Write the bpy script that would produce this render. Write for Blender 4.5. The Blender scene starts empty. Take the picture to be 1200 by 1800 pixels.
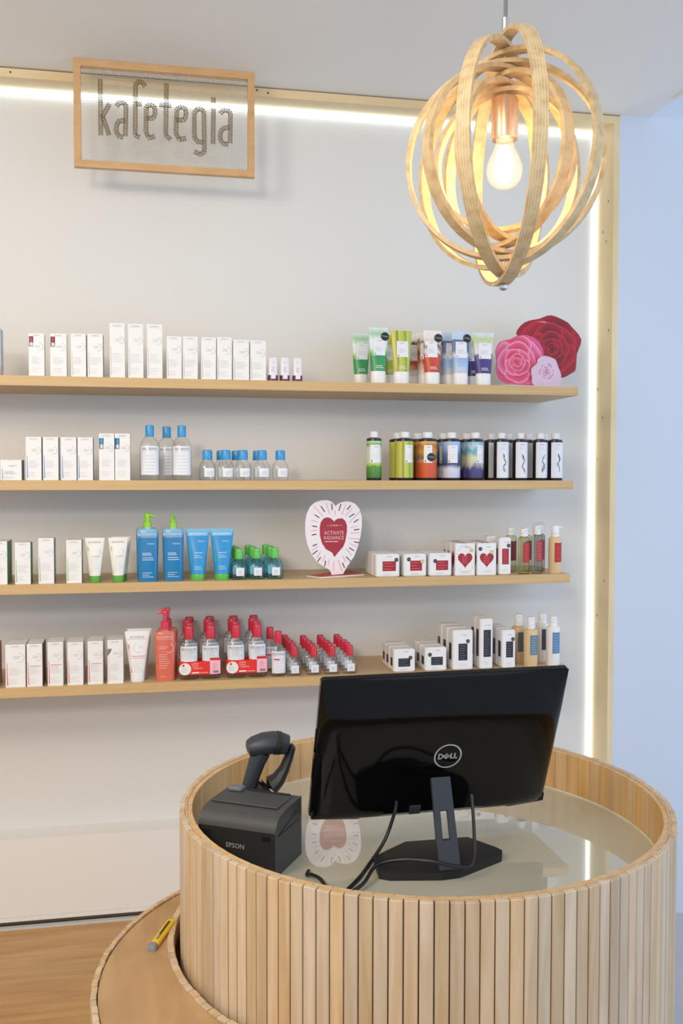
import bpy, math, random
from mathutils import Vector, Matrix
random.seed(7)
SC = bpy.context.scene
COL = SC.collection
PI = math.pi

# ------------------------------------------------------------------ camera
cd = bpy.data.cameras.new('camera')
cam = bpy.data.objects.new('camera', cd)
COL.objects.link(cam)
yaw, pit, rol = .1918, .0383, .0013
fwd = Vector((math.sin(yaw)*math.cos(pit), math.cos(yaw)*math.cos(pit), -math.sin(pit)))
rgt = Vector((math.cos(yaw), -math.sin(yaw), 0))
upv = rgt.cross(fwd)
rm = Matrix((rgt, upv, -fwd)).transposed() @ Matrix.Rotation(rol, 3, 'Z')
cam.matrix_world = Matrix.Translation((0, 0, 1.725)) @ rm.to_4x4()
cd.sensor_fit = 'VERTICAL'
cd.sensor_height = 36
cd.lens = 1671.28/1800*36
cd.clip_start = .05
SC.camera = cam

# ------------------------------------------------------------------ world, lights, exposure
w = bpy.data.worlds.new('world')
SC.world = w
w.use_nodes = True
w.node_tree.nodes['Background'].inputs[0].default_value = (.82, .91, 1, 1)
w.node_tree.nodes['Background'].inputs[1].default_value = 1.55

def area(name, loc, target, sx, sy, energy, col):
    l = bpy.data.lights.new(name, 'AREA')
    l.shape = 'RECTANGLE'; l.size = sx; l.size_y = sy; l.energy = energy; l.color = col
    o = bpy.data.objects.new(name, l)
    COL.objects.link(o)
    o.location = loc
    d = Vector(target)-Vector(loc)
    o.rotation_euler = d.to_track_quat('-Z', 'Y').to_euler()
    return o
sl = bpy.data.lights.new('shop_spotlight', 'SPOT')
sl.energy = 290; sl.color = (1, .89, .74); sl.spot_size = math.radians(54); sl.spot_blend = 1; sl.shadow_soft_size = .32
so = bpy.data.objects.new('shop_spotlight', sl); COL.objects.link(so)
so.location = (-1.15, -1.7, 2.95)
so.rotation_euler = (Vector((.1, 3.4, 1.6))-so.location).to_track_quat('-Z', 'Y').to_euler()
area('ceiling_fill_light', (-.9, .5, 3.05), (-.9, .5, 0), 1.8, 1.8, 32, (1, .88, .72))  # unseen warm fill, added to lift the interior and its bounce light
area('shop_track_light', (-1.5, .6, 2.85), (-.75, 3.45, 2.0), .6, .6, 30, (1, .88, .72))
area('shop_front_daylight', (3.8, -1.6, 2.0), (2.0, 3.4, 1.6), 2.4, 2.6, 38, (.27, .54, 1))
vs = SC.view_settings
vs.view_transform = 'Standard'
vs.look = 'None'
vs.exposure = -.33
SC.cycles.transparent_max_bounces = 40
vs.gamma = 1
vs.use_curve_mapping = False

# ------------------------------------------------------------------ materials
def lin(c):
    return tuple(((v/255)/12.92 if v/255 <= .04045 else ((v/255+.055)/1.055)**2.4) for v in c)+(1,)
MATS = {}
def base(name, c, rough=.5, **k):
    m = bpy.data.materials.new(name); m.use_nodes = True
    b = m.node_tree.nodes['Principled BSDF']
    b.inputs['Base Color'].default_value = lin(c)
    b.inputs['Roughness'].default_value = rough
    for a, v in k.items():
        b.inputs[a].default_value = v
    return m, b
def M(c, rough=.5, **k):
    key = (c, rough, tuple(sorted(k.items())))
    if key not in MATS:
        MATS[key] = base('plain_%d_%d_%d' % c, c, rough, **{a.replace('_', ' '): v for a, v in k.items()})[0]
    return MATS[key]
def emit(name, c, s):
    m = bpy.data.materials.new(name); m.use_nodes = True
    nt = m.node_tree; nt.nodes.clear()
    e = nt.nodes.new('ShaderNodeEmission'); o = nt.nodes.new('ShaderNodeOutputMaterial')
    e.inputs[0].default_value = lin(c); e.inputs[1].default_value = s
    nt.links.new(e.outputs[0], o.inputs[0])
    return m
def ramp(nt, stops, const=False):
    r = nt.nodes.new('ShaderNodeValToRGB')
    cr = r.color_ramp
    cr.interpolation = 'CONSTANT' if const else 'LINEAR'
    while len(cr.elements) < len(stops):
        cr.elements.new(.5)
    for e, (p, c) in zip(cr.elements, stops):
        e.position = p; e.color = lin(c)
    return r
def wood(name, c1, c2, scale, rough=.45, rnd=.0, knots=None, contrast=1.0, src='Object'):
    """grain: noise stretched by scale; rnd: brightness change per object; knots: small dark spots"""
    m, b = base(name, c1, rough)
    nt = m.node_tree; N = nt.nodes.new; L = nt.links.new
    tc = N('ShaderNodeTexCoord'); mp = N('ShaderNodeMapping'); oi = N('ShaderNodeObjectInfo')
    mp.inputs['Scale'].default_value = scale
    L(tc.outputs[src], mp.inputs[0])
    mul = N('ShaderNodeMath'); mul.operation = 'MULTIPLY'; mul.inputs[1].default_value = 37 if rnd else 0
    L(oi.outputs['Random'], mul.inputs[0]); L(mul.outputs[0], mp.inputs['Location'])
    n = N('ShaderNodeTexNoise'); n.inputs['Scale'].default_value = 1; n.inputs['Detail'].default_value = 5
    n.inputs['Distortion'].default_value = .6
    L(mp.outputs[0], n.inputs['Vector'])
    r = ramp(nt, [(.5-.22/contrast, c2), (.5+.2/contrast, c1)])
    L(n.outputs[0], r.inputs[0])
    out = r.outputs[0]
    if rnd:
        h = N('ShaderNodeHueSaturation')
        mr = N('ShaderNodeMapRange'); mr.inputs[3].default_value = 1-rnd; mr.inputs[4].default_value = 1+rnd*.7
        L(oi.outputs['Random'], mr.inputs[0]); L(mr.outputs[0], h.inputs['Value'])
        wn = N('ShaderNodeTexWhiteNoise'); wn.noise_dimensions = '1D'
        L(mul.outputs[0], wn.inputs['W'])
        ms = N('ShaderNodeMapRange'); ms.inputs[3].default_value = 1-min(.18, rnd*2); ms.inputs[4].default_value = 1+min(.18, rnd*2)
        L(wn.outputs['Value'], ms.inputs[0]); L(ms.outputs[0], h.inputs['Saturation'])
        L(out, h.inputs['Color']); out = h.outputs[0]
    if knots:
        v = N('ShaderNodeTexVoronoi'); v.inputs['Scale'].default_value = knots[0]
        mk = N('ShaderNodeMapping'); mk.inputs['Scale'].default_value = knots[2]
        L(tc.outputs['Object'], mk.inputs[0]); L(mk.outputs[0], v.inputs['Vector'])
        rk = ramp(nt, [(knots[1]*.6, (140, 110, 72)), (knots[1], (255, 255, 255))])
        L(v.outputs['Distance'], rk.inputs[0])
        mx = N('ShaderNodeMix'); mx.data_type = 'RGBA'; mx.blend_type = 'MULTIPLY'; mx.inputs[0].default_value = 1
        L(out, mx.inputs[6]); L(rk.outputs[0], mx.inputs[7]); out = mx.outputs[2]
    L(out, b.inputs['Base Color'])
    bp = N('ShaderNodeBump'); bp.inputs['Strength'].default_value = .12; bp.inputs['Distance'].default_value = .002
    L(n.outputs[0], bp.inputs['Height']); L(bp.outputs[0], b.inputs['Normal'])
    return m
def art(name, stops, axis='Z', amp=.1, nscale=4, const=False, stretch=(1, 1, 1), rough=.35):
    """printed picture on a pack: a ramp along one axis of the pack, broken up by noise"""
    m, b = base(name, (255, 255, 255), rough)
    nt = m.node_tree; N = nt.nodes.new; L = nt.links.new
    tc = N('ShaderNodeTexCoord'); sp = N('ShaderNodeSeparateXYZ'); n = N('ShaderNodeTexNoise'); mp = N('ShaderNodeMapping')
    mp.inputs['Scale'].default_value = stretch
    n.inputs['Scale'].default_value = nscale; n.inputs['Detail'].default_value = 3
    L(tc.outputs['Generated'], sp.inputs[0]); L(tc.outputs['Generated'], mp.inputs[0]); L(mp.outputs[0], n.inputs['Vector'])
    a = N('ShaderNodeMath'); a.operation = 'MULTIPLY_ADD'; a.inputs[1].default_value = amp*2
    L(n.outputs[0], a.inputs[0])
    s = N('ShaderNodeMath'); s.operation = 'SUBTRACT'; s.inputs[1].default_value = amp
    L(sp.outputs[axis], s.inputs[0]); L(s.outputs[0], a.inputs[2])
    r = ramp(nt, stops, const)
    L(a.outputs[0], r.inputs[0]); L(r.outputs[0], b.inputs['Base Color'])
    return m
def clear(name, tint, edge, gloss=.06, glossmax=.45, glow=None):
    """thin clear plastic or glass holding clear liquid: see-through, darker at the rims, glossy"""
    m = bpy.data.materials.new(name); m.use_nodes = True
    nt = m.node_tree; nt.nodes.clear(); N = nt.nodes.new; L = nt.links.new
    lw = N('ShaderNodeLayerWeight'); lw.inputs[0].default_value = .35
    r = ramp(nt, [(.25, tint), (.95, edge)])
    L(lw.outputs['Facing'], r.inputs[0])
    t = N('ShaderNodeBsdfTransparent'); L(r.outputs[0], t.inputs[0])
    g = N('ShaderNodeBsdfGlossy'); g.inputs['Roughness'].default_value = .06
    mr = N('ShaderNodeMapRange'); mr.inputs[3].default_value = gloss; mr.inputs[4].default_value = glossmax
    pw = N('ShaderNodeMath'); pw.operation = 'POWER'; pw.inputs[1].default_value = 4
    L(lw.outputs['Facing'], pw.inputs[0]); L(pw.outputs[0], mr.inputs[0])
    mx = N('ShaderNodeMixShader'); L(mr.outputs[0], mx.inputs[0]); L(t.outputs[0], mx.inputs[1]); L(g.outputs[0], mx.inputs[2])
    o = N('ShaderNodeOutputMaterial'); out = mx.outputs[0]
    if glow:
        e = N('ShaderNodeEmission'); e.inputs[0].default_value = lin(glow[0]); e.inputs[1].default_value = glow[1]
        ad = N('ShaderNodeAddShader'); L(out, ad.inputs[0]); L(e.outputs[0], ad.inputs[1]); out = ad.outputs[0]
    L(out, o.inputs[0])
    return m

WHITE = (240, 239, 238)
m_wall = M((226, 225, 222), .6)
m_ceil = M((244, 244, 242), .8)
m_panel = M((240, 238, 236), .35)
m_shelf = wood('shelf_oak', (214, 184, 138), (196, 162, 114), (2, 30, 60), .45, rnd=.03)
m_slat = wood('slat_wood', (212, 188, 158), (190, 162, 128), (60, 60, 5), .5, rnd=.13)
m_slat_in = wood('inner_slat_wood', (220, 182, 130), (198, 157, 106), (50, 50, 4), .45, rnd=.06)
m_core = M((118, 88, 62), .7)
m_desk = wood('desk_oak', (190, 155, 112), (170, 135, 92), (22, 5, 30), .4)
m_floorwood = wood('plank_oak', (202, 158, 102), (178, 134, 80), (3, 34, 30), .4, rnd=.018)
m_pine = wood('pine', (236, 216, 176), (222, 198, 152), (14, 14, 2.5), .5, knots=(4.5, .05, (1, 1, .8)))
m_pine_h = wood('pine_beam', (236, 214, 172), (222, 196, 150), (2.5, 14, 14), .5, knots=(3.2, .05, (1, 1, 1.4)))
m_frame = wood('sign_frame_wood', (214, 174, 124), (200, 156, 106), (10, 10, 30), .4)
m_floor = wood('grey_floor_tile', (196, 198, 206), (180, 184, 194), (3, 3, 3), .5)
m_led = emit('led_strip', (236, 250, 250), 5)
m_black = M((14, 14, 15), .5)
m_alu = M((200, 202, 206), .3, Metallic=.9)

# ------------------------------------------------------------------ mesh builder
FONT = {}
def glyphs(s):
    """outline lettering as flat triangles, cap height 1, centred on x"""
    if s not in FONT:
        cu = bpy.data.curves.new('lettering', 'FONT'); cu.body = s; cu.size = 1; cu.resolution_u = 2
        o = bpy.data.objects.new('lettering', cu)
        COL.objects.link(o)
        me = bpy.data.meshes.new_from_object(o)
        vs_ = [(v.co.x, v.co.y) for v in me.vertices]; fs = [tuple(p.vertices) for p in me.polygons]
        bpy.data.objects.remove(o); bpy.data.curves.remove(cu); bpy.data.meshes.remove(me)
        x0 = min(v[0] for v in vs_); x1 = max(v[0] for v in vs_); h = .69
        FONT[s] = ([((x-(x0+x1)/2)/h, y/h) for x, y in vs_], fs, (x1-x0)/h)
    return FONT[s]
def sup(hw, hd, n, seg):
    pts = []
    for i in range(seg):
        a = 2*PI*i/seg
        c, s = math.cos(a), math.sin(a)
        pts.append((hw*math.copysign(abs(c)**(2/n), c), hd*math.copysign(abs(s)**(2/n), s)))
    return pts
class G:
    def __init__(self):
        self.v = []; self.f = []; self.m = []; self.mats = []
    def mi(self, mat):
        if mat not in self.mats:
            self.mats.append(mat)
        return self.mats.index(mat)
    def add(self, vs_, fs, mat):
        o = len(self.v); k = self.mi(mat)
        self.v += [tuple(p) for p in vs_]
        for f in fs:
            self.f.append(tuple(i+o for i in f)); self.m.append(k)
    def box(self, x0, x1, y0, y1, z0, z1, mat, bev=0):
        if not bev:
            vs_ = [(x, y, z) for z in (z0, z1) for x, y in ((x0, y0), (x1, y0), (x1, y1), (x0, y1))]
            self.add(vs_, [(3, 2, 1, 0), (4, 5, 6, 7), (0, 1, 5, 4), (1, 2, 6, 5), (2, 3, 7, 6), (3, 0, 4, 7)], mat)
        else:
            b = bev
            rows = []
            for z, q in ((z0, b), (z0+b, 0), (z1-b, 0), (z1, b)):
                X0, X1, Y0, Y1 = x0+q, x1-q, y0+q, y1-q
                rows.append([(X0+b, Y0, z), (X1-b, Y0, z), (X1, Y0+b, z), (X1, Y1-b, z), (X1-b, Y1, z), (X0+b, Y1, z), (X0, Y1-b, z), (X0, Y0+b, z)])
            vs_ = sum(rows, [])
            fs = [tuple(range(7, -1, -1)), tuple(range(24, 32))]
            for r in range(3):
                for i in range(8):
                    j = (i+1) % 8
                    fs.append((r*8+i, r*8+j, r*8+8+j, r*8+8+i))
            self.add(vs_, fs, mat)
    def loft(self, secs, mat, seg=24, cap=True):
        """secs: (z, half width, half depth, exponent[, cx, cy])"""
        vs_ = []; fs = []
        for s in secs:
            cx, cy = (s[4], s[5]) if len(s) > 4 else (0, 0)
            vs_ += [(x+cx, y+cy, s[0]) for x, y in sup(s[1], s[2], s[3], seg)]
        for r in range(len(secs)-1):
            for i in range(seg):
                j = (i+1) % seg
                fs.append((r*seg+i, r*seg+j, r*seg+seg+j, r*seg+seg+i))
        if cap:
            fs.append(tuple(range(seg-1, -1, -1)))
            fs.append(tuple(range((len(secs)-1)*seg, len(secs)*seg)))
        self.add(vs_, fs, mat)
    def prism(self, poly, y0, y1, mat, back=None):
        """outline in x,z extruded along y"""
        n = len(poly)
        ar = sum(poly[i][0]*poly[(i+1) % n][1]-poly[(i+1) % n][0]*poly[i][1] for i in range(n))
        if ar < 0:
            poly = poly[::-1]
        vs_ = [(x, y0, z) for x, z in poly]+[(x, y1, z) for x, z in poly]
        self.add(vs_, [tuple(range(n))]+[(i, n+i, n+(i+1) % n, (i+1) % n) for i in range(n)], mat)
        self.add([(x, y1, z) for x, z in poly], [tuple(range(n-1, -1, -1))], back or mat)
    def slab(self, poly, z0, z1, mat):
        """outline in x,y extruded along z"""
        n = len(poly)
        ar = sum(poly[i][0]*poly[(i+1) % n][1]-poly[(i+1) % n][0]*poly[i][1] for i in range(n))
        if ar < 0:
            poly = poly[::-1]
        vs_ = [(x, y, z0) for x, y in poly]+[(x, y, z1) for x, y in poly]
        self.add(vs_, [tuple(range(n-1, -1, -1)), tuple(range(n, 2*n))]+[(i, (i+1) % n, n+(i+1) % n, n+i) for i in range(n)], mat)
    def sweep(self, pts, rad, mat, seg=10, flat=1.0, side=None, cap=True):
        """round or oval bar along a path; rad: one radius or a list"""
        P = [Vector(p) for p in pts]; n = len(P)
        R = rad if isinstance(rad, (list, tuple)) else [rad]*n
        vs_ = []; fs = []
        u = None
        for i, p in enumerate(P):
            t = (P[min(i+1, n-1)]-P[max(i-1, 0)]).normalized()
            if side is not None:
                u = Vector(side)
            elif u is None:
                u = t.orthogonal()
            u = (u-t*u.dot(t)).normalized()
            q = t.cross(u)
            for k in range(seg):
                a = 2*PI*k/seg
                vs_.append(p+u*math.cos(a)*R[i]+q*math.sin(a)*R[i]*flat)
        for r in range(n-1):
            for i in range(seg):
                j = (i+1) % seg
                fs.append((r*seg+i, r*seg+j, r*seg+seg+j, r*seg+seg+i))
        if cap:
            fs += [tuple(range(seg-1, -1, -1)), tuple(range((n-1)*seg, n*seg))]
        self.add(vs_, fs, mat)
    # flat print laid on a front surface y = yf(x, z)
    def rect(self, x0, z0, x1, z1, mat, yf, n=1):
        vs_ = []; fs = []
        for i in range(n+1):
            x = x0+(x1-x0)*i/n
            vs_ += [(x, yf(x, z0), z0), (x, yf(x, z1), z1)]
        for i in range(n):
            fs.append((2*i, 2*i+2, 2*i+3, 2*i+1))
        self.add(vs_, fs, mat)
    def poly(self, pts, mat, yf):
        self.add([(x, yf(x, z), z) for x, z in pts], [tuple(range(len(pts)))], mat)
    def text(self, s, cx, z, h, mat, yf, maxw=None, rot=0):
        vs_, fs, wd = glyphs(s)
        kx = h
        if maxw and wd*h > maxw:
            kx = maxw/wd
        out = []
        for x, y in vs_:
            X, Z = x*kx, y*h
            if rot:
                X, Z = X*math.cos(rot)-Z*math.sin(rot), X*math.sin(rot)+Z*math.cos(rot)
            out.append((cx+X, yf(cx+X, z+Z), z+Z))
        self.add(out, fs, mat)
    def ring(self, cx, cz, r, wd, mat, yf, a0=0, a1=2*PI, n=20):
        vs_ = []; fs = []
        for i in range(n+1):
            a = a0+(a1-a0)*i/n
            for q in (r-wd/2, r+wd/2):
                x, z = cx+q*math.cos(a), cz+q*math.sin(a)
                vs_.append((x, yf(x, z), z))
        for i in range(n):
            fs.append((2*i, 2*i+1, 2*i+3, 2*i+2))
        self.add(vs_, fs, mat)
    def disc(self, cx, cz, r, mat, yf, n=20):
        self.poly([(cx+r*math.cos(2*PI*i/n), cz+r*math.sin(2*PI*i/n)) for i in range(n)], mat, yf)
    def build(self, name, parent=None, loc=(0, 0, 0), kind=None, smooth=True):
        me = bpy.data.meshes.new(name)
        me.from_pydata(self.v, [], self.f)
        for m in self.mats:
            me.materials.append(m)
        me.polygons.foreach_set('material_index', self.m)
        if smooth:
            me.polygons.foreach_set('use_smooth', [True]*len(self.f))
            me.set_sharp_from_angle(angle=.6)
        me.update()
        o = bpy.data.objects.new(name, me)
        COL.objects.link(o)
        o.location = loc
        if parent:
            o.parent = parent
        if kind:
            o['kind'] = kind
        return o
def thing(name, loc, label, cat, group=None, rz=0):
    o = bpy.data.objects.new(name, None); COL.objects.link(o)
    o.empty_display_size = .02
    o.location = loc; o.rotation_euler = (0, 0, rz)
    o['label'] = label; o['category'] = cat
    if group:
        o['group'] = group
    return o
def tag(o, label, cat, group=None):
    o['label'] = label; o['category'] = cat
    if group:
        o['group'] = group
    return o
def copy_tree(o, loc, label, rz=None, skip=()):
    c = o.copy(); COL.objects.link(c); c.location = loc; c['label'] = label
    if rz is not None:
        c.rotation_euler = (0, 0, rz)
    for ch in o.children:
        if ch.name.split('.')[0] in skip:
            continue
        d = ch.copy(); COL.objects.link(d); d.parent = c
        for g in ch.children:
            e = g.copy(); COL.objects.link(e); e.parent = d
    return c
def struct(name, g, kind='structure'):
    return g.build(name, None, kind=kind, smooth=False)

# ------------------------------------------------------------------ the setting
CEIL = 3.083
YW, YP = 3.476, 3.371          # niche wall, front plane of the niche frame and of the wall beside it
g = G(); g.box(-2.5, 1.72, YW, YW+.1, 0, CEIL, m_wall); struct('wall_back', g)
g = G(); g.box(1.722, 4.2, YP, YP+.2, 0, 3.9, M((208, 217, 232), .6)); struct('wall_right', g)  # pale blue in the wall colour stands in for part of the cool daylight
g = G(); g.box(-2.6, -2.5, -4.5, YW+.1, 0, CEIL, m_wall); struct('wall_left', g)
g = G(); g.box(-2.6, 1.84, -4.5, YP+.3, CEIL, 3.95, m_ceil); struct('ceiling', g)
g = G(); g.box(1.84, 4.2, -4.5, YP+.3, 3.9, 4.0, m_ceil); struct('ceiling', g)
g = G(); g.box(-2.6, 4.2, -4.5, YP+.2, -.1, 0, m_floor); struct('floor', g)
g = G(); g.box(1.832, 1.845, .4, 3.18, CEIL-.008, CEIL+.004, M((244, 242, 240), .4)); struct('trim_1', g)
# niche frame of pine boards
g = G(); g.box(-2.5, 1.722, YP, YW, CEIL-.033, CEIL-.004, m_pine_h); g.box(-2.5, 1.722, YP+.008, YW, CEIL-.004, CEIL, M((92, 74, 58), .8)); o = struct('trim_2', g)  # recessed dark strip paints in the shadow gap between beam and ceiling
g = G()
for x, z in ((-.53, 3.068), (-.47, 3.066), (.39, 3.064), (.352, 3.07), (1.0, 3.066)):
    g.disc(x, z, .0035, M((90, 62, 40), .7), lambda a, b: YP-.0006, 10)
g.build('knot', o)
g = G(); g.slab([(1.699, YP), (1.722, YP), (1.722, YW), (1.677, YW)], 0, CEIL-.033, m_pine); o = struct('trim_3', g)
g = G()
for y, z in ((3.40, 2.77), (3.43, 2.66), (3.41, 2.62), (3.39, 2.28), (3.45, 2.06), (3.42, 1.95), (3.40, 1.32), (3.44, 1.18)):
    g.add([(1.699-.022*(y+.003*math.cos(a*PI/5)-YP)/(YW-YP)-.0004, y+.003*math.cos(a*PI/5), z+.006*math.sin(a*PI/5)) for a in range(10)], [tuple(range(10))], M((150, 118, 84), .7))
g.build('knot', o)
# light strips along the inside of the frame
g = G(); g.box(-2.5, 1.677, YW-.014, YW, CEIL-.045, CEIL-.033, m_led); tag(g.build('light_strip'), 'cool white light strip under the pine beam along the wall top', 'light strip')
g = G(); g.box(1.667, 1.677, YW-.012, YW, .2, CEIL-.047, m_led); tag(g.build('light_strip'), 'cool white upright light strip beside the pine post', 'light strip')
# white plinth under the shelves, gap, metal strip and planked platform
g = G(); g.box(-2.5, 1.676, YP, YW, .205, .475, m_panel); g.box(-2.5, 1.676, YP-.004, YW, .19, .204, m_panel); struct('baseboard_back', g)
g = G(); g.box(-2.5, 1.0, YP+.03, YW, .165, .19, M((150, 132, 104), .7)); struct('trim_4', g)
g = G(); g.box(-2.5, 1.0, YP-.018, YP+.004, .15, .1735, M((214, 214, 210), .35)); struct('trim_5', g)
g = G(); g.box(-2.5, 1.0, .55, YP-.018, .0, .155, m_core); plat = struct('floor_platform', g)
ys = YP-.019
while ys > .6:
    for x0, x1 in ((-2.5, -.93), (-.928, 1.0)):
        g = G(); g.box(-(x1-x0)/2, (x1-x0)/2, -.0942, .0942, 0, .0135, m_floorwood, .001)
        g.build('plank', plat, ((x0+x1)/2, ys-.095, .155), smooth=False)
    ys -= .19
FLOOR = .1685

# ------------------------------------------------------------------ wall shelves
SZ = [2.0392, 1.7087, 1.3769, 1.0462]
desc = ['topmost oak wall shelf holding colour tubes and rose display', 'second oak wall shelf from the top holding dark shower bottles',
        'third oak wall shelf holding the pink heart display', 'lowest oak wall shelf holding the red capped bottles']
for z, xe, d in zip(SZ, (1.4616, 1.446, 1.438, 1.431), desc):
    t = thing('wall_shelf', (0, YW, z), d, 'shelf', 'oak wall shelves')
    g = G(); g.box(-1.3, xe, -.326, 0, -.0313, 0, m_shelf); g.build('board', t, smooth=False)
    g = G(); g.box(-1.3, xe, -.3268, -.3262, -.0309, -.0004, wood('edge_band', (214, 182, 130), (200, 164, 112), (3, 30, 90), .45)); g.build('edge_band', t, smooth=False)

# ------------------------------------------------------------------ products
YF = 3.162                        # front of the goods, just behind the shelf edge
ORD = ['first', 'second', 'third', 'fourth', 'fifth', 'sixth', 'seventh', 'eighth', 'ninth', 'tenth', 'eleventh', 'twelfth', 'thirteenth']
SHELF = ['top shelf', 'second shelf', 'third shelf', 'bottom shelf']
ROW = ['front', 'second', 'third', 'fourth', 'rearmost']
m_white = M(WHITE, .45)
m_grey = M((150, 150, 156), .6)
m_pale = M((196, 196, 202), .6)
m_dot = M((30, 30, 36), .4)
m_dottxt = M((190, 190, 195), .4)

def lines(g, x0, x1, z0, z1, n, mat, yf, th=.0011, nx=1):
    rnd = random.Random(n*7+int(z0*1e4))
    for i in range(n):
        z = z1+(z0-z1)*(i+.5)/n
        a = x0; b = x0+(x1-x0)*rnd.uniform(.55, 1)
        g.rect(a, z-th/2, b, z+th/2, mat, yf, nx)
def carton_print(g, w_, h, yf, accent, brand='BIODERMA', ringed=True, bar=None, gm=m_grey, pm=m_pale, strip=True):
    g.text(brand, 0, h*.945, h*.022, gm, yf, maxw=w_*.84)
    g.rect(-w_*.43, h*.93, w_*.43, h*.933, pm, yf)
    if ringed:
        g.ring(w_*.2, h*.69, w_*.24, .0013, pm, yf, -1.9, 1.6, 16)
    lines(g, -w_*.12, w_*.36, h*.66, h*.73, 2, gm, yf, .0009)
    if accent and strip:
        g.add([(-w_*.43, yf(0, 0), h*.05), (-w_*.36, yf(0, 0), h*.05), (-w_*.40, yf(0, 0), h*.56), (-w_*.43, yf(0, 0), h*.58)], [(0, 1, 2, 3)], accent)
    if bar:
        g.rect(-w_*.3, h*.475, w_*.4, h*.487, bar, yf)
    lines(g, -w_*.32, w_*.42, h*.28, h*.46, 6, pm, yf, .0009)
    lines(g, -w_*.32, w_*.3, h*.07, h*.2, 3, pm, yf, .0009)
def carton(X, w_, h, d, shelf, label, group, side=None, accent=None, window=None, bar=None, ringed=True, rows=1, face=WHITE, gap=.004, y0=YF, cat='box', cut=None, brand='BIODERMA'):
    mf = M(face, .45)
    t = thing('carton', (X, y0+d/2, SZ[shelf]), label, cat, group)
    g = G()
    if cut:   # die-cut notch on the left edge
        zt, zb = h*cut[0], h*cut[1]
        g.prism([(-w_/2, 0), (w_/2, 0), (w_/2, h), (-w_/2, h), (-w_/2, zt), (-w_*.22, zt), (-w_*.3, zb+.012), (-w_/2, zb)], -d/2, d/2, mf)
    elif window:
        x0, x1, z0, z1 = [q*s for q, s in zip(window[:4], (w_, w_, h, h))]
        r = .014
        g.box(-w_/2, w_/2, -d/2+r, d/2, 0, h, mf)
        g.box(-w_/2, w_/2, -d/2, -d/2+r, 0, z0, mf)
        g.box(-w_/2, w_/2, -d/2, -d/2+r, z1, h, mf)
        g.box(x1, w_/2, -d/2, -d/2+r, z0, z1, mf)
        if x0 > -w_/2+.001:
            g.box(-w_/2, x0, -d/2, -d/2+r, z0, z1, mf)
    else:
        g.box(-w_/2, w_/2, -d/2, d/2, 0, h, mf, .0006)
    g.build('body', t, smooth=False)
    if side:
        g = G()
        ms = M(side, .45)
        g.add([(w_/2+.0005, -d/2+.001, .001), (w_/2+.0005, d/2-.001, .001), (w_/2+.0005, d/2-.001, h-.001), (w_/2+.0005, -d/2+.001, h-.001)], [(0, 1, 2, 3)], ms)
        g.build('coloured_side', t, smooth=False)['label'] = 'coloured side panel'
    if window:
        g = G()
        r = .0055
        xc = (x0+x1)/2+.001
        g.loft([(z0+.002, r, r, 2, xc, -d/2+.0075), (z0+(z1-z0)*.42, r, r, 2, xc, -d/2+.0075)], M((225, 225, 228), .3), 12)
        g.loft([(z0+(z1-z0)*.44, r*.8, r*.8, 2, xc, -d/2+.0075), (z1-.001, r*.8, r*.8, 2, xc, -d/2+.0075)], M(window[4], .3), 12)
        g.build('inner_bottle', t)
        g = G(); g.rect(max(x0, -w_/2+.0003), z0+.0003, x1-.0003, z1-.0003, M(window[5], .5), lambda a, b: -d/2+r*2+.0025); g.build('window_back', t, smooth=False)
    g = G()
    carton_print(g, w_, h, lambda a, b: -d/2-.0005, M(accent, .5) if accent else None, brand, ringed, M(bar, .5) if bar else None, strip=not window)
    g.build('front_print', t, smooth=False)
    for k in range(1, rows):
        copy_tree(t, (X+random.uniform(-.0015, .0015), y0+d/2+k*(d+gap), SZ[shelf]), label.replace('front carton', ROW[k]+' carton').replace('front box', ROW[k]+' box'))
    return t

# top shelf, left: white cartons
DM = (92, 36, 60)
t = carton(-.522, .085, .147, .05, 0, 'pale blue and pink carton cut off by the left picture edge, top shelf', None, face=(176, 190, 206))
g = G(); g.rect(-.042, .002, .042, .03, M((206, 140, 146), .5), lambda a, b: -.0261); g.build('pink_band', t, smooth=False)
S1 = [(-.372, .047, .135, 1), (-.305, .050, .136, 1), (-.243, .047, .138, 2), (-.191, .048, .139, 2), (-.122, .048, .175, 0), (-.064, .048, .175, 0), (-.004, .049, .175, 0),
      (.058, .048, .138, 0), (.110, .048, .139, 0), (.169, .048, .138, 0), (.221, .048, .140, 0), (.276, .053, .133, 0), (.332, .052, .132, 0)]
S1L = ['white carton with a maroon window, leftmost of two on the top shelf', 'white carton with a maroon window, right one of two on the top shelf',
       'white carton with dark right side, just right of the maroon window cartons', 'white carton with dark right side, just left of three tall cartons',
       'tall white carton, left one of the three tallest on top shelf', 'tall white carton, middle one of the three tallest on top shelf', 'tall white carton, right one of the three tallest on top shelf',
       'white carton touching distance right of the three tallest cartons', 'white carton second to the right of the three tallest', 'white carton third to the right of the three tallest',
       'white carton fourth to the right of the three tallest', 'slightly shorter white carton, second from the small purple sticks', 'slightly shorter white carton beside the small purple based sticks']
for (x, w_, h, k), lb in zip(S1, S1L):
    carton(x, w_, h, .04, 0, lb, 'white cartons on the top shelf', side={1: None, 2: (96, 84, 92), 0: None}[k], accent=(206, 204, 208),
           window=(-.5, -.2, .69, .93, (196, 62, 110), DM) if k == 1 else None)
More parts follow.
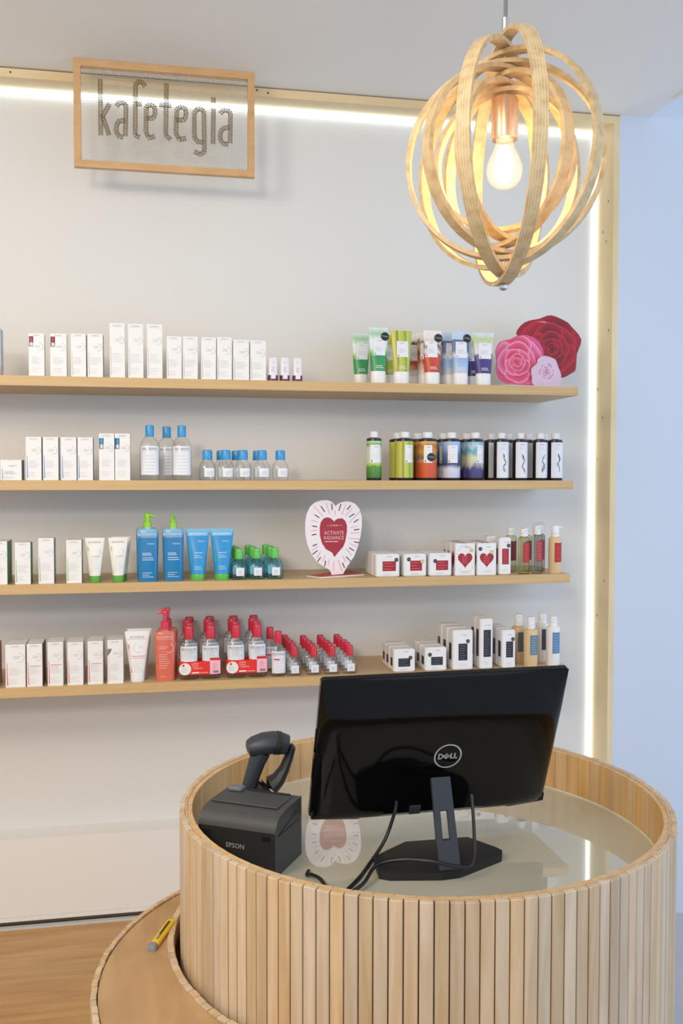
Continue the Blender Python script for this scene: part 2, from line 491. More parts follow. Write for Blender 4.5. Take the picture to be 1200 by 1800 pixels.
# small sticks
for i, (x, lb) in enumerate(((.383, 'left one of three small white sticks with purple bases'), (.423, 'middle one of three small white sticks with purple bases'), (.466, 'right one of three small white sticks with purple bases'))):
    t = thing('balm_stick', (x, YF+.02, SZ[0]), lb, 'stick', 'small purple based sticks')
    g = G(); g.loft([(0, .0165, .0145, 3.2), (.020, .0165, .0145, 3.2)], M((92, 38, 78), .35)); g.build('base', t)
    g = G(); g.loft([(.0205, .0158, .0138, 3.2), (.076, .0152, .0132, 3.2), (.079, .0135, .012, 3)], M((236, 232, 240), .3)); g.build('cap', t)
    g = G(); yf = lambda a, b: -.0152; g.rect(-.0075, .008, .008, .0205, M((236, 232, 240), .3), yf)
    yf2 = lambda a, b: -.0146
    lines(g, -.007, .010, .03, .048, 3, m_grey, yf2, .0012); lines(g, -.007, .006, .058, .068, 2, m_pale, yf2, .001)
    g.build('front_print', t, smooth=False)

# second shelf, left: white and blue cartons
BL = (52, 104, 172)
carton(-.453, .064, .065, .062, 1, 'low wide white box with blue side, far left of second shelf', None, side=(60, 92, 130), accent=(150, 180, 220), ringed=False)
for (x, lb, wd) in ((-.384, 'white carton with blue side, first right of the low wide box', 0), (-.332, 'white carton with blue side, second right of the low wide box', 0),
                    (-.276, 'white carton with blue side, third right of the low wide box', 0), (-.225, 'white carton with blue side, fourth right of the low wide box', 0),
                    (-.158, 'white carton with bright blue window, left one of the pair', 1), (-.108, 'white carton with bright blue window, right one of the pair', 1)):
    carton(x, .048, .151 if wd else .138, .038, 1, lb, 'white and blue cartons on the second shelf', side=BL, accent=(120, 160, 220),
           window=(-.5, -.2, .67, .90, (70, 175, 235), (40, 110, 170)) if wd else None)

# ---------------- clear round bottles
def surf(secs, off=.0006):
    def yf(x, z):
        for a, b in zip(secs, secs[1:]):
            if a[0] <= z <= b[0]:
                k = (z-a[0])/max(b[0]-a[0], 1e-6)
                hw = a[1]+(b[1]-a[1])*k; hd = a[2]+(b[2]-a[2])*k; n = a[3]+(b[3]-a[3])*k
                return -hd*max(0, 1-min(1, abs(x)/hw)**n)**(1/n)-off
        return -secs[0][2]-off
    return yf
m_clear = clear('clear_plastic', (253, 254, 254), (222, 225, 229))
m_aqua = clear('aqua_plastic', (222, 246, 249), (158, 212, 220))
def bottle(X, Y, shelf, hw, h, hcap, cap_r, cap_col, label, group, mat, lab=None, low=False, n=2.4, depth=.85, bar=None):
    """clear bottle: body with rounded shoulder, flip cap, paper label on the front"""
    t = thing('clear_bottle', (X, Y, SZ[shelf]), label, 'bottle', group)
    hb = h-hcap
    hd = hw*depth
    if low:
        secs = [(0, hw*.86, hd*.86, n), (.004, hw*.97, hd*.97, n), (hb*.40, hw, hd, n), (hb*.62, hw*.98, hd*.98, n), (hb*.80, hw*.86, hd*.86, n), (hb*.92, hw*.66, hd*.66, 2), (hb, cap_r*.92, cap_r*.92, 2)]
    else:
        secs = [(0, hw*.88, hd*.88, n), (.005, hw*.98, hd*.98, n), (hb*.12, hw, hd, n), (hb*.74, hw, hd, n), (hb*.86, hw*.9, hd*.9, n), (hb*.95, hw*.66, hd*.66, 2.1), (hb, cap_r*.95, cap_r*.95, 2)]
    g = G(); g.loft(secs, mat, 28); g.build('body', t)
    g = G(); c = M(cap_col, .28); k = cap_r
    g.loft([(hb+.0005, k*.97, k*.97, 2), (hb+.003, k, k, 2), (h-.004, k*.97, k*.97, 2), (h-.001, k*.9, k*.9, 2), (h, k*.75, k*.75, 2)], c, 20)
    g.loft([(hb+hcap*.70, k*1.01, k*1.01, 2), (hb+hcap*.72, k*1.01, k*1.01, 2)], M(tuple(int(v*.8) for v in cap_col), .4), 20)
    g.build('cap', t)
    if lab:
        x0, x1, z0, z1 = lab
        yf = surf(secs)
        g = G(); g.rect(x0, z0, x1, z1, M((238, 240, 246), .4), yf, 8); L_ = g.build('label', t)
        g = G(); yf = surf(secs, .0011)
        if h > .13:
            g.text('BIODERMA', (x0+x1)/2, z1-.012, .0065, m_grey, yf, maxw=(x1-x0)*.9)
            g.rect(x0+.003, z1-.015, x1-.003, z1-.0142, m_pale, yf, 4)
        if bar:
            g.rect(x0+.006, z0+(z1-z0)*.6, x0+(x1-x0)*.55, z0+(z1-z0)*.66, M(bar, .4), yf, 3)
        lines(g, x0+(x1-x0)*.25, x1-.002, z0+.004, z0+(z1-z0)*.72, 4 if h < .13 else 6, m_pale, yf, .0012, 4)
        g.build('label_print', L_)
    return t
BLUE = (66, 158, 220)
for x, dy, lb in ((-.022, 0, 'large clear bottle with blue cap, left of the three large ones'), (.034, .085, 'large clear bottle with blue cap, set back in the middle of three'), (.082, 0, 'large clear bottle with blue cap, right of the three large ones')):
    bottle(x, YF+.034+dy, 1, .0325, .181, .038, .0145, BLUE, lb, 'large blue capped bottles', m_clear, lab=(-.028, .029, .018, .112))
for i, (x, two) in enumerate(((.165, .004), (.226, -.010), (.283, -.016), (.347, -.008), (.409, None))):
    lb = 'small clear bottle with blue cap, front of the '+ORD[i]+' column from left'
    if i == 4:
        lb = 'small clear bottle with blue cap standing alone, rightmost of its row'
    t = bottle(x, YF+.028, 1, .028, .101, .033, .0168, BLUE, lb, 'small blue capped bottles', m_clear, lab=(-.011, .022, .012, .040), low=True)
    if two is not None:
        copy_tree(t, (x+two, YF+.028+.062, SZ[1]), 'small clear bottle with blue cap, behind the front one of the '+ORD[i]+' column')

# third shelf, left: green cartons, tubes, blue pump bottles
GR = (38, 130, 74)
for x, h, r, lb in ((-.492, .138, 2, 'white carton with green side, front carton cut by the left edge, third shelf'), (-.421, .134, 1, 'white carton with green side, second from left on the third shelf'),
                    (-.349, .147, 1, 'taller white carton with teal green side, third shelf'), (-.263, .140, 1, 'white carton with grey side, left of the white tubes, third shelf')):
    carton(x, .048, h, .05, 2, lb, 'white and green cartons on the third shelf', side=GR if x < -.36 else ((40, 132, 120) if x < -.3 else (120, 130, 118)), accent=(150, 200, 120), rows=r)

def tube(X, Y, shelf, wt, wb, h, hcap, cap_col, body, label, group, cap_n=2, dcap=None, crimp=.010, name='cream_tube', seal=None):
    """squeeze tube standing on its cap: flat wide crimp at the top, oval below"""
    t = thing(name, (X, Y, SZ[shelf]), label, 'tube', group)
    dcap = dcap or wb*.42
    secs = [(hcap, wb/2, dcap, 2.1), (hcap+(h-hcap)*.25, wb/2+(wt-wb)*.13, dcap*.86, 2.1), (hcap+(h-hcap)*.6, wb/2+(wt-wb)*.31, dcap*.52, 2.2), (h-crimp, wt/2-.0006, .0022, 2.6), (h, wt/2, .0016, 3)]
    g = G(); g.loft(secs, body, 28); g.build('body', t)
    g = G(); c = M(cap_col, .3)
    g.loft([(0, wb/2*.97, dcap*.97, cap_n), (.002, wb/2, dcap, cap_n), (hcap-.003, wb/2, dcap, cap_n), (hcap-.0003, wb/2*.965, dcap*.965, cap_n)], c, 24)
    g.build('cap', t)
    if seal:
        g = G(); g.loft([(h-crimp, wt/2+.0003, .0027, 2.6), (h+.0005, wt/2+.0004, .0021, 3)], M(seal, .4), 28); g.build('crimp', t)
    return t, secs
for i, (x, r, lb) in enumerate(((-.199, 0, 'white squeeze tube with green cap, left one of the pair'), (-.125, 1, 'white squeeze tube with green cap, right one of the pair in front'))):
    t, secs = tube(x, YF+.02, 2, .063, .036, .145, .022, (96, 170, 66), M((238, 238, 232), .35), lb, 'white tubes with green caps')
    g = G(); yf = surf(secs)
    g.text('BIODERMA', 0, .128, .0055, m_grey, yf, maxw=.046)
    g.ring(.006, .098, .012, .0012, m_pale, yf, -2.2, 1.0, 12)
    g.poly([(-.017, .03), (-.013, .03), (-.019, .115), (-.024, .118)], M((206, 220, 120), .5), yf)
    lines(g, -.012, .016, .035, .08, 6, m_pale, yf, .001, 4); g.rect(-.01, .083, .016, .0842, m_grey, yf, 4)
    g.build('front_print', t)
    if r:
        copy_tree(t, (x+.008, YF+.02+.045, SZ[2]), 'white squeeze tube with green cap standing behind the right one of the pair')

def pump_bottle(X, Y, shelf, hw, hd, hb, h, mat, cap_col, label, group, nozzle=0, n=3.2, noz_len=.026, neck_r=.013, taper=.9, clearcap=False, name='pump_bottle', wide=False):
    """lotion bottle: body, collar, pump head with side nozzle (nozzle = heading angle)"""
    t = thing(name, (X, Y, SZ[shelf]), label, 'bottle', group)
    secs = [(0, hw*taper*.96, hd*.9, n), (.004, hw*taper, hd*.96, n), (hb*.5, hw*(taper+1)/2, hd, n), (hb*.93, hw, hd, n), (hb*.975, hw*.96, hd*.94, n), (hb, hw*.82, hd*.8, n)]
    g = G(); g.loft(secs, mat, 28)
    g.loft([(hb, neck_r*1.02, neck_r*1.02, 2), (hb+.004, neck_r*.98, neck_r*.98, 2)], mat, 20)
    g.build('body', t)
    c = M(cap_col, .3)
    hp = h-hb
    g = G()
    z0 = hb+.004
    if wide:
        g.loft([(z0, neck_r, neck_r, 2), (z0+.010, neck_r, neck_r, 2), (z0+.0105, neck_r*.93, neck_r*.93, 2)], c, 20); g.build('collar', t)
        g = G(); g.loft([(z0+.011, neck_r*.95, neck_r*.95, 2), (h-.004, neck_r*.93, neck_r*.93, 2), (h-.001, neck_r*.88, neck_r*.88, 2), (h, neck_r*.7, neck_r*.7, 2)], c, 20)
        ca, sa = math.cos(nozzle), math.sin(nozzle)
        g.sweep([(ca*neck_r*.8, sa*neck_r*.8, h-.006), (ca*noz_len, sa*noz_len, h-.0065), (ca*(noz_len+.003), sa*(noz_len+.003), h-.010)], [.0035, .0028, .0022], c, 8)
        g.build('pump_head', t)
        if clearcap:
            g = G(); g.loft([(z0+.001, neck_r*1.12, neck_r*1.12, 2), (h+.006, neck_r*1.1, neck_r*1.1, 2), (h+.008, neck_r, neck_r, 2)], m_clear, 20); g.build('overcap', t)
        return t, secs
    g.loft([(z0, neck_r, neck_r, 2), (z0+hp*.36, neck_r*.98, neck_r*.98, 2), (z0+hp*.40, neck_r*.8, neck_r*.8, 2)], c, 20)
    g.build('collar', t)
    g = G()
    g.loft([(z0+hp*.40, neck_r*.5, neck_r*.5, 2), (h-.012, neck_r*.45, neck_r*.45, 2)], c, 14)
    g.loft([(h-.013, neck_r*.62, neck_r*.62, 2), (h-.003, neck_r*.66, neck_r*.62, 2), (h, neck_r*.5, neck_r*.5, 2)], c, 14)
    ca, sa = math.cos(nozzle), math.sin(nozzle)
    g.sweep([(0, 0, h-.006), (ca*noz_len*.6, sa*noz_len*.6, h-.0055), (ca*noz_len, sa*noz_len, h-.010)], [neck_r*.42, neck_r*.30, neck_r*.22], c, 8)
    g.build('pump_head', t)
    if clearcap:
        g = G(); g.loft([(z0+.001, neck_r*1.25, neck_r*1.25, 2), (h+.003, neck_r*1.2, neck_r*1.2, 2), (h+.005, neck_r*1.05, neck_r*1.05, 2)], m_clear, 20); g.build('overcap', t)
    return t, secs
m_bluegel = art('blue_gel', [(0, (44, 132, 188)), (.8, (38, 126, 186)), (.9, (120, 176, 210)), (1, (150, 196, 220))], amp=.0, rough=.2)
m_lime = (150, 214, 60)
for i, (x, h, noz, lb) in enumerate(((-.030, .222, -.15, 'blue gel pump bottle with lime pump, nozzle pointing right'), (.052, .217, -PI/2, 'blue gel pump bottle with lime pump, nozzle pointing forward'))):
    t, secs = pump_bottle(x, YF+.025, 2, .0355, .021, .173, h, m_bluegel, m_lime, lb, 'blue gel pump bottles', noz)
    g = G(); yf = surf(secs); mw = M((226, 240, 250), .4)
    g.text('BIODERMA', -.002, .150, .0085, mw, yf, maxw=.060); g.rect(-.031, .1455, .028, .1465, mw, yf, 5)
    g.text('Sebium', .010, .122, .0055, mw, yf, maxw=.026)
    lines(g, -.018, .022, .085, .096, 2, mw, yf, .0018, 4); lines(g, -.018, .022, .068, .082, 2, mw, yf, .0018, 4); lines(g, -.018, .022, .012, .032, 3, mw, yf, .0014, 4)
    g.build('front_print', t)
    if i == 0:
        copy_tree(t, (x-.004, YF+.025+.055, SZ[2]), 'blue gel pump bottle hidden behind the left lime pump bottle')
m_bluetube = art('blue_tube', [(0, (40, 150, 214)), (.9, (36, 146, 212)), (.93, (110, 184, 226)), (1, (130, 194, 230))], amp=.0, rough=.3)
for x, lb in ((.132, 'blue squeeze tube with green cap, beside the blue pump bottles'), (.212, 'blue squeeze tube with green cap, beside the small green capped bottles')):
    t, secs = tube(x, YF+.023, 2, .079, .048, .171, .022, (96, 186, 80), m_bluetube, lb, 'blue tubes with green caps')
    g = G(); yf = surf(secs)
    g.rect(-.034, .148, .034, .160, M((120, 188, 228), .4), yf, 6); yf = surf(secs, .0011)
    g.text('BIODERMA', 0, .1505, .0075, M((226, 240, 250), .4), yf, maxw=.058)
    g.text('Sebium', .012, .128, .005, M((226, 240, 250), .4), yf, maxw=.022)
    mw = M((206, 232, 248), .4)
    lines(g, -.012, .024, .088, .096, 1, mw, yf, .0018, 4); lines(g, -.012, .022, .074, .086, 2, mw, yf, .0016, 4); lines(g, -.012, .018, .035, .05, 3, mw, yf, .0012, 4)
    g.poly([(-.023, .06), (-.020, .06), (-.026, .12), (-.028, .12)], M((70, 190, 170), .4), yf)
    g.build('front_print', t)
for i, (x, h) in enumerate(((.270, .102), (.329, .103), (.390, .104))):
    for k in range(4):
        lb = 'small aqua bottle with green cap, %s row of the %s column' % (ROW[k if k < 3 else 4], ('left', 'middle', 'right')[i])
        X = x-(.004 if k % 2 else 0)-.003*k
        if k == 0:
            t = bottle(X, YF+.029, 2, .0285, h, .034, .0135, (104, 204, 92), lb, 'small green capped bottles', m_aqua, lab=(-.012, .015, .013, .040), low=True, n=3)
        else:
            copy_tree(t, (X, YF+.029+.053*k, SZ[2]), lb)

# bottom shelf, left: pink-striped cartons
RD = (170, 30, 58)
carton(-.532, .052, .138, .034, 3, 'white carton with crimson side, front carton cut by left edge, bottom shelf', 'white and pink cartons on the bottom shelf', side=RD, accent=(230, 130, 140), rows=3)
N_ = [(-.447, .061, .138, None), (-.388, .048, .138, (224, 80, 100)), (-.324, .048, .142, (224, 80, 100)), (-.262, .049, .140, None), (-.199, .048, .141, (224, 80, 100))]
for i, (x, w_, h, bar) in enumerate(N_):
    pos = ('wider white carton with pink stripe, front carton of the leftmost full column', 'white carton with pink stripe, front carton of the second column, bottom shelf',
           'white carton with pink stripe, front carton of the third column, bottom shelf', 'white carton with pink stripe, front carton of the fourth column, bottom shelf',
           'white carton with pink stripe, front carton of the fifth column, bottom shelf')[i]
    carton(x, w_, h, .034, 3, pos, 'white and pink cartons on the bottom shelf', side=(112, 40, 62) if i == 1 else None, accent=(236, 120, 124), bar=bar, rows=3)
carton(-.136, .050, .143, .034, 3, 'white carton with a notch cut in its left edge, front carton', 'white notched cartons on the bottom shelf', accent=(240, 196, 196), cut=(.80, .62), rows=3)
t, secs = tube(-.066, YF+.028, 3, .081, .046, .166, .022, (240, 240, 238), M((240, 239, 238), .35), 'large white squeeze tube with pink stripe, in front of another', 'large white tubes')
g = G(); yf = surf(secs)
g.text('BIODERMA', 0, .143, .0065, m_grey, yf, maxw=.062); g.rect(-.032, .139, .032, .1398, m_grey, yf, 5)
g.ring(.004, .112, .016, .0014, m_pale, yf, 1.9, 5.2, 14)
g.poly([(-.021, .03), (-.016, .03), (-.025, .12), (-.031, .125)], M((240, 160, 165), .5), yf)
g.rect(-.018, .083, .026, .0852, M((226, 100, 120), .5), yf, 5); g.rect(-.018, .077, .025, .0782, M((200, 100, 120), .5), yf, 5)
lines(g, -.012, .020, .030, .072, 6, m_pale, yf, .001, 4); lines(g, .002, .020, .108, .118, 2, m_pale, yf, .001, 3)
g.build('front_print', t)
copy_tree(t, (-.060, YF+.028+.05, SZ[3]), 'large white squeeze tube standing behind the front white tube')
m_coral = art('coral_gel', [(0, (226, 118, 96)), (.85, (220, 110, 92)), (1, (214, 128, 112))], amp=.0, rough=.2)
t, secs = pump_bottle(.024, YF+.026, 3, .0345, .0215, .165, .232, m_coral, (218, 64, 82), 'coral pump bottle with red pump, nozzle pointing left, in front', 'coral pump bottles', PI, neck_r=.014)
g = G(); yf = surf(secs); mw = M((246, 206, 196), .4)
g.text('BIODERMA', 0, .142, .0075, mw, yf, maxw=.056); g.rect(-.028, .1375, .028, .1383, mw, yf, 5)
g.ring(.012, .110, .015, .0018, mw, yf, -2.2, 1.2, 14)
lines(g, -.02, .012, .106, .117, 2, mw, yf, .0014, 4); lines(g, -.02, .022, .04, .092, 7, mw, yf, .0013, 4); lines(g, -.018, .018, .012, .02, 1, mw, yf, .0013, 4)
g.build('front_print', t)
copy_tree(t, (.033, YF+.026+.06, SZ[3]), 'coral pump bottle with red pump standing behind the front one')
# big red-capped bottles in promo pairs
RED = (212, 52, 74)
Q = [(.102, 'first'), (.174, 'second'), (.258, 'third'), (.330, 'fourth')]
for i, (x, c) in enumerate(Q):
    for k in range(4):
        lb = 'large clear bottle with red cap, %s row of the %s column from left' % (ROW[k if k < 3 else 4], c)
        X = x+(0, .003, -.002, .008)[k]
        if k == 0:
            t = bottle(X, YF+.031, 3, .0315, .178, .044, .0158, RED, lb, 'large red capped bottles', m_clear, lab=(-.029, .027, .062, .112))
        else:
            copy_tree(t, (X, YF+.031+.0665*k, SZ[3]), lb, skip=())
for i, (xa, xb, lb) in enumerate(((.102, .174, 'red promotion sleeve around the left pair of red capped bottles'), (.258, .330, 'red promotion sleeve around the right pair of red capped bottles'))):
    xc = (xa+xb)/2
    t = thing('promotion_sleeve', (xc, YF+.031, SZ[3]+.018), lb, 'sleeve', 'red promotion sleeves')
    hw, hd, z1, th = .0695, .0292, .048, .0008
    g = G(); red = M((232, 52, 48), .45); seg = 40
    ring_o = sup(hw, hd, 5, seg); ring_i = sup(hw-th, hd-th, 5, seg)
    vs_ = [(x, y, z) for z in (0, z1*.92) for x, y in ring_o]+[(x, y, z) for z in (0, z1*.92) for x, y in ring_i]
    fs = []
    for k in range(seg):
        j = (k+1) % seg
        fs += [(k, j, seg+j, seg+k), (2*seg+k, 3*seg+k, 3*seg+j, 2*seg+j), (seg+k, seg+j, 3*seg+j, 3*seg+k), (k, 2*seg+k, 2*seg+j, j)]
    g.add(vs_, fs, red); g.build('band', t)
    yf = lambda a, b: -hd-.0010
    g = G()
    g.prism([(-.050+.020*math.cos(a*PI/12), .020+.020*math.sin(a*PI/12)) for a in range(24)], -hd-.0014, -hd-.0004, M((238, 236, 232), .5)); o = g.build('round_panel', t, smooth=False)
    g = G(); g.disc(-.055, .032, .004, M((214, 60, 60), .5), lambda a, b: -hd-.0018, 10); lines(g, -.062, -.042, .008, .026, 4, m_pale, lambda a, b: -hd-.0018); g.build('panel_print', o, smooth=False)
    g = G(); g.prism([(.032, 0), (.066, .002), (.066, .056), (.032, .052)], -hd-.0013, -hd-.0004, M((244, 190, 204), .5)); o = g.build('pink_panel', t, smooth=False)
    g = G(); yq = lambda a, b: -hd-.0017
    g.rect(.032, .047, .066, .055, M((206, 36, 50), .5), yq)
    for k in range(7):
        g.rect(.042+.0028*k, .005, .0434+.0028*k+.0005*(k % 2), .013, M((70, 66, 96), .5), yq)
    lines(g, .042, .058, .018, .038, 4, M((214, 110, 130), .5), yq, .0012); g.build('panel_print', o, smooth=False)
    g = G(); mw = M((255, 214, 206), .5)
    g.text('LIMPIA', -.0165, .034, .0052, mw, yf, maxw=.022); g.text('CALMA', -.0165, .0265, .0052, mw, yf, maxw=.022); g.text('+ HIDRATA', -.010, .019, .0052, mw, yf, maxw=.034)
    g.rect(-.028, .005, -.004, .009, M((250, 246, 240), .5), yf); g.rect(-.002, .006, .026, .0075, mw, yf)
    g.build('front_print', t, smooth=False)
for k in range(2):
    lb = ('medium clear bottle with red cap and white label, in front', 'medium clear bottle with red cap, behind the white labelled one')[k]
    if k == 0:
        t = bottle(.401, YF+.027, 3, .0262, .152, .041, .0130, RED, lb, 'medium red capped bottles', m_clear, lab=(-.023, .023, .012, .086), bar=(222, 60, 70))
    else:
        copy_tree(t, (.384, YF+.027+.09, SZ[3]), lb)
for i, (x, c, h, rows) in enumerate(((.459, 'first', .100, 5), (.527, 'second', .096, 5), (.590, 'third', .096, 5), (.652, 'fourth', .096, 5))):
    for k in range(rows):
        lb = 'small clear bottle with red cap, %s row of the %s column from left' % (ROW[k], c)
        X = x+(-.004, 0, .001, -.002, .002)[k]-.002*k
        if k == 0:
            t = bottle(X, YF+.027, 3, .0272, h, .036, .0125, RED, lb, 'small red capped bottles', m_clear, lab=(-.012, .014, .010, .036), low=True)
        else:
            copy_tree(t, (X, YF+.027+.0565*k, SZ[3]), lb)

# ------------------------------------------------------------------ right half: picture tubes on the top shelf
m_green = art('cucumber_print', [(0, (70, 160, 96)), (.34, (52, 150, 92)), (.44, (150, 206, 92)), (.52, (216, 232, 226)), (.72, (226, 236, 238)), (.86, (160, 206, 170)), (1, (224, 236, 230))], amp=.07, nscale=5)
m_bamboo = art('bamboo_print', [(0, (196, 200, 84)), (.18, (214, 210, 96)), (.3, (120, 130, 52)), (.38, (206, 208, 88)), (.6, (176, 196, 66)), (.68, (126, 150, 60)), (.76, (196, 204, 96)), (1, (150, 180, 84))], axis='X', amp=.05, nscale=3, stretch=(1, 1, .2))
m_ginger = art('fruit_print', [(0, (196, 66, 44)), (.42, (206, 84, 54)), (.47, (232, 222, 214)), (.62, (120, 84, 62)), (.7, (214, 190, 168)), (.84, (236, 230, 226)), (1, (238, 234, 232))], amp=.10, nscale=6)
m_spice = art('spice_print', [(0, (232, 226, 218)), (.28, (190, 92, 50)), (.45, (178, 86, 52)), (.5, (86, 62, 50)), (.66, (196, 156, 104)), (.78, (110, 84, 62)), (.84, (232, 226, 216)), (1, (236, 232, 226))], amp=.14, nscale=8)
m_sea = art('sea_print', [(0, (196, 208, 224)), (.2, (164, 194, 232)), (.36, (150, 182, 222)), (.42, (206, 220, 236)), (.5, (120, 146, 176)), (.52, (92, 118, 150)), (.78, (84, 112, 148)), (.8, (190, 210, 232)), (1, (196, 214, 234))], amp=.04, nscale=2)
m_lotus = art('blossom_print', [(0, (66, 58, 122)), (.32, (74, 64, 134)), (.44, (92, 84, 150)), (.48, (222, 224, 206)), (.7, (206, 218, 208)), (.84, (196, 206, 140)), (.92, (206, 220, 214)), (1, (220, 228, 228))], amp=.12, nscale=5)
m_brown = art('brown_fruit_print', [(0, (206, 76, 36)), (.42, (212, 92, 44)), (.47, (206, 160, 110)), (.52, (120, 92, 70)), (.72, (214, 150, 60)), (.88, (190, 110, 50)), (1, (226, 180, 90))], amp=.14, nscale=5)
def korres_tube(x, dy, wt, wb, h, mat, label, dot=None, lab=(-.018, .022)):
    t, secs = tube(x, YF+.02+dy, 0, wt, wb, h, .042, (240, 238, 238), mat, label, 'picture tubes on the top shelf', dcap=.018, crimp=.006)
    yf = surf(secs); g = G()
    z0, z1 = h*.50, h*.80
    g.rect(lab[0], z0, lab[1], z1, M((236, 236, 242), .4), yf, 6); L_ = g.build('label', t)
    g = G(); yf = surf(secs, .0011)
    g.text('KORRES', (lab[0]+lab[1])/2, z1-.008, .0032, m_grey, yf, maxw=.022)
    lines(g, lab[0]+.006, lab[1]-.004, z0+.014, z0+.030, 4, m_pale, yf, .001, 3)
    g.rect(lab[0]+.004, z0+.003, lab[0]+.0065, z0+.008, M((60, 64, 70), .5), yf)
    g.build('label_print', L_)
    g = G(); mw = M((236, 240, 236), .4)
    lines(g, -.012, .02, .05, .062, 2, mw, yf, .002, 4); g.build('front_print', t)
    if dot:
        g = G(); yd = lambda a, b: yf(dot[0], b)-.0015
        g.disc(dot[0], dot[1], .0145, m_dot, yd); o = g.build('round_sticker', t, smooth=False)
        g = G(); g.text('KORRES', dot[0], dot[1]-.002, .0048, m_dottxt, lambda a, b: yf(dot[0], b)-.002, maxw=.022, rot=-.15); g.build('sticker_print', o, smooth=False)
    return t
korres_tube(.708, .11, .070, .048, .186, m_green, 'green picture tube set back at the left end of the tubes')
korres_tube(.745, 0, .070, .052, .190, m_green, 'green and teal picture tube in front with black round sticker', (.022, .160))
korres_tube(.812, .11, .072, .052, .184, m_bamboo, 'lime striped picture tube set back behind the front lime tube')
korres_tube(.826, 0, .074, .055, .182, m_bamboo, 'lime striped picture tube in front, no sticker')
korres_tube(.905, .13, .066, .050, .190, m_spice, 'brown and orange picture tube set back, left of the red tube')
korres_tube(.928, .065, .062, .046, .188, m_spice, 'brown and orange picture tube close behind the red tube')
korres_tube(.936, 0, .066, .053, .186, m_ginger, 'white and red picture tube in front with black round sticker', (.020, .160), lab=(-.026, .016))
korres_tube(1.010, .15, .066, .050, .189, m_sea, 'blue grey picture tube, third behind the front pale blue tube')
korres_tube(1.012, .10, .066, .050, .189, m_sea, 'blue grey picture tube, second behind the front pale blue tube')
korres_tube(1.017, .05, .066, .050, .189, m_sea, 'blue grey picture tube directly behind the front pale blue tube')
korres_tube(1.038, 0, .066, .053, .187, m_sea, 'pale blue picture tube in front with black round sticker', (.022, .162), lab=(-.020, .020))
korres_tube(1.115, .09, .070, .050, .189, m_lotus, 'purple blossom picture tube set back behind the front one')
korres_tube(1.121, 0, .079, .054, .184, m_lotus, 'purple blossom picture tube in front, nearest the roses', lab=(-.020, .026))

# rose cut-out display
def shades(*cs):
    return [M(c, .5) for c in cs]
t = thing('rose_display', (1.36, 3.25, SZ[0]), 'cardboard display of red, pink and pale roses on the top shelf', 'display')
g = G(); g.box(-.175, .09, -.075, .05, 0, .004, M((236, 232, 232), .5)); g.build('base', t, smooth=False)
def rose(name, pts, y, ctr, mats, rings, edge, label):
    P = [(x-1.36, z-SZ[0]) for x, z in pts]
    # small extra points between outline points keep the die-cut edge soft
    out = []
    n = len(P)
    for i in range(n):
        p0, p1, p2, p3 = P[i-1], P[i], P[(i+1) % n], P[(i+2) % n]
        for k in range(3):
            s = k/3
            q = [.5*((2*p1[a])+(-p0[a]+p2[a])*s+(2*p0[a]-5*p1[a]+4*p2[a]-p3[a])*s*s+(-p0[a]+3*p1[a]-3*p2[a]+p3[a])*s**3) for a in (0, 1)]
            out.append((q[0], max(q[1], .0045)))
    g = G(); g.prism(out, y, y+.003, mats[0], m_white); o = g.build(name, t, smooth=False); o['label'] = label
    # printed petals: overlapping shapes from the rim to the heart, in the print's own shades
    cx, cz = ctr[0]-1.36, ctr[1]-SZ[0]
    inside = lambda x, z: sum(((P[i][1] > z) != (P[i-1][1] > z)) and (x < (P[i-1][0]-P[i][0])*(z-P[i][1])/(P[i-1][1]-P[i][1])+P[i][0]) for i in range(n)) % 2
    # each petal: light rim, then smaller and darker shapes towards the heart of the flower
    g = G(); lay = 0
    for ri, (R, np_, pr, off) in enumerate(rings):
        for k in range(np_):
            a = 2*PI*(k+off)/np_
            nsh = len(mats)-1
            for q, (grow, shift) in enumerate(((1.0, 0), (.90, -.05), (.78, -.12), (.62, -.22), (.44, -.34))):
                lay += 1
                mt = mats[1+min(nsh-1, q+(1 if ri == len(rings)-1 else 0)+(k % 2 if q else 0))]
                pp = []
                for j in range(18):
                    b = 2*PI*j/18
                    u = math.cos(b)*pr*grow*1.3; v = math.sin(b)*pr*grow*(.85+.1*math.cos(3*b+k))+shift*pr
                    x = cx+(R+v)*math.cos(a)-u*math.sin(a)
                    z = cz+(R+v)*math.sin(a)+u*math.cos(a)
                    s = 1.0
                    while not inside(cx+(x-cx)*s*1.02, cz+(z-cz)*s*1.02) and s > .1:
                        s -= .03
                    pp.append((cx+(x-cx)*s, max(cz+(z-cz)*s, .006)))
                yy = y-.0002-.000012*lay
                g.poly(pp, mt, lambda a_, b_: yy)
    g.build('petal_print', o, smooth=False)
RR = shades((150, 22, 38), (186, 34, 46), (170, 26, 42), (152, 20, 38), (130, 16, 32), (106, 12, 28), (84, 10, 24))
rose('red_rose', [(1.2736, 2.2394), (1.306, 2.2781), (1.3597, 2.2925), (1.4062, 2.3066), (1.4639, 2.286), (1.4838, 2.2696), (1.524, 2.2227), (1.5078, 2.1698), (1.5038, 2.1158), (1.4888, 2.0998), (1.4434, 2.0804), (1.3737, 2.0987), (1.3007, 2.2094)],
     .012, (1.412, 2.185), RR, [(.078, 5, .058, .12), (.056, 5, .046, .5), (.036, 4, .034, .2), (.021, 4, .023, .55), (.011, 3, .015, .1), (.003, 2, .008, .3)], 4, 'dark red rose')
PK = shades((222, 84, 140), (238, 150, 184), (232, 116, 158), (226, 88, 130), (216, 74, 104), (204, 64, 84), (186, 50, 68))
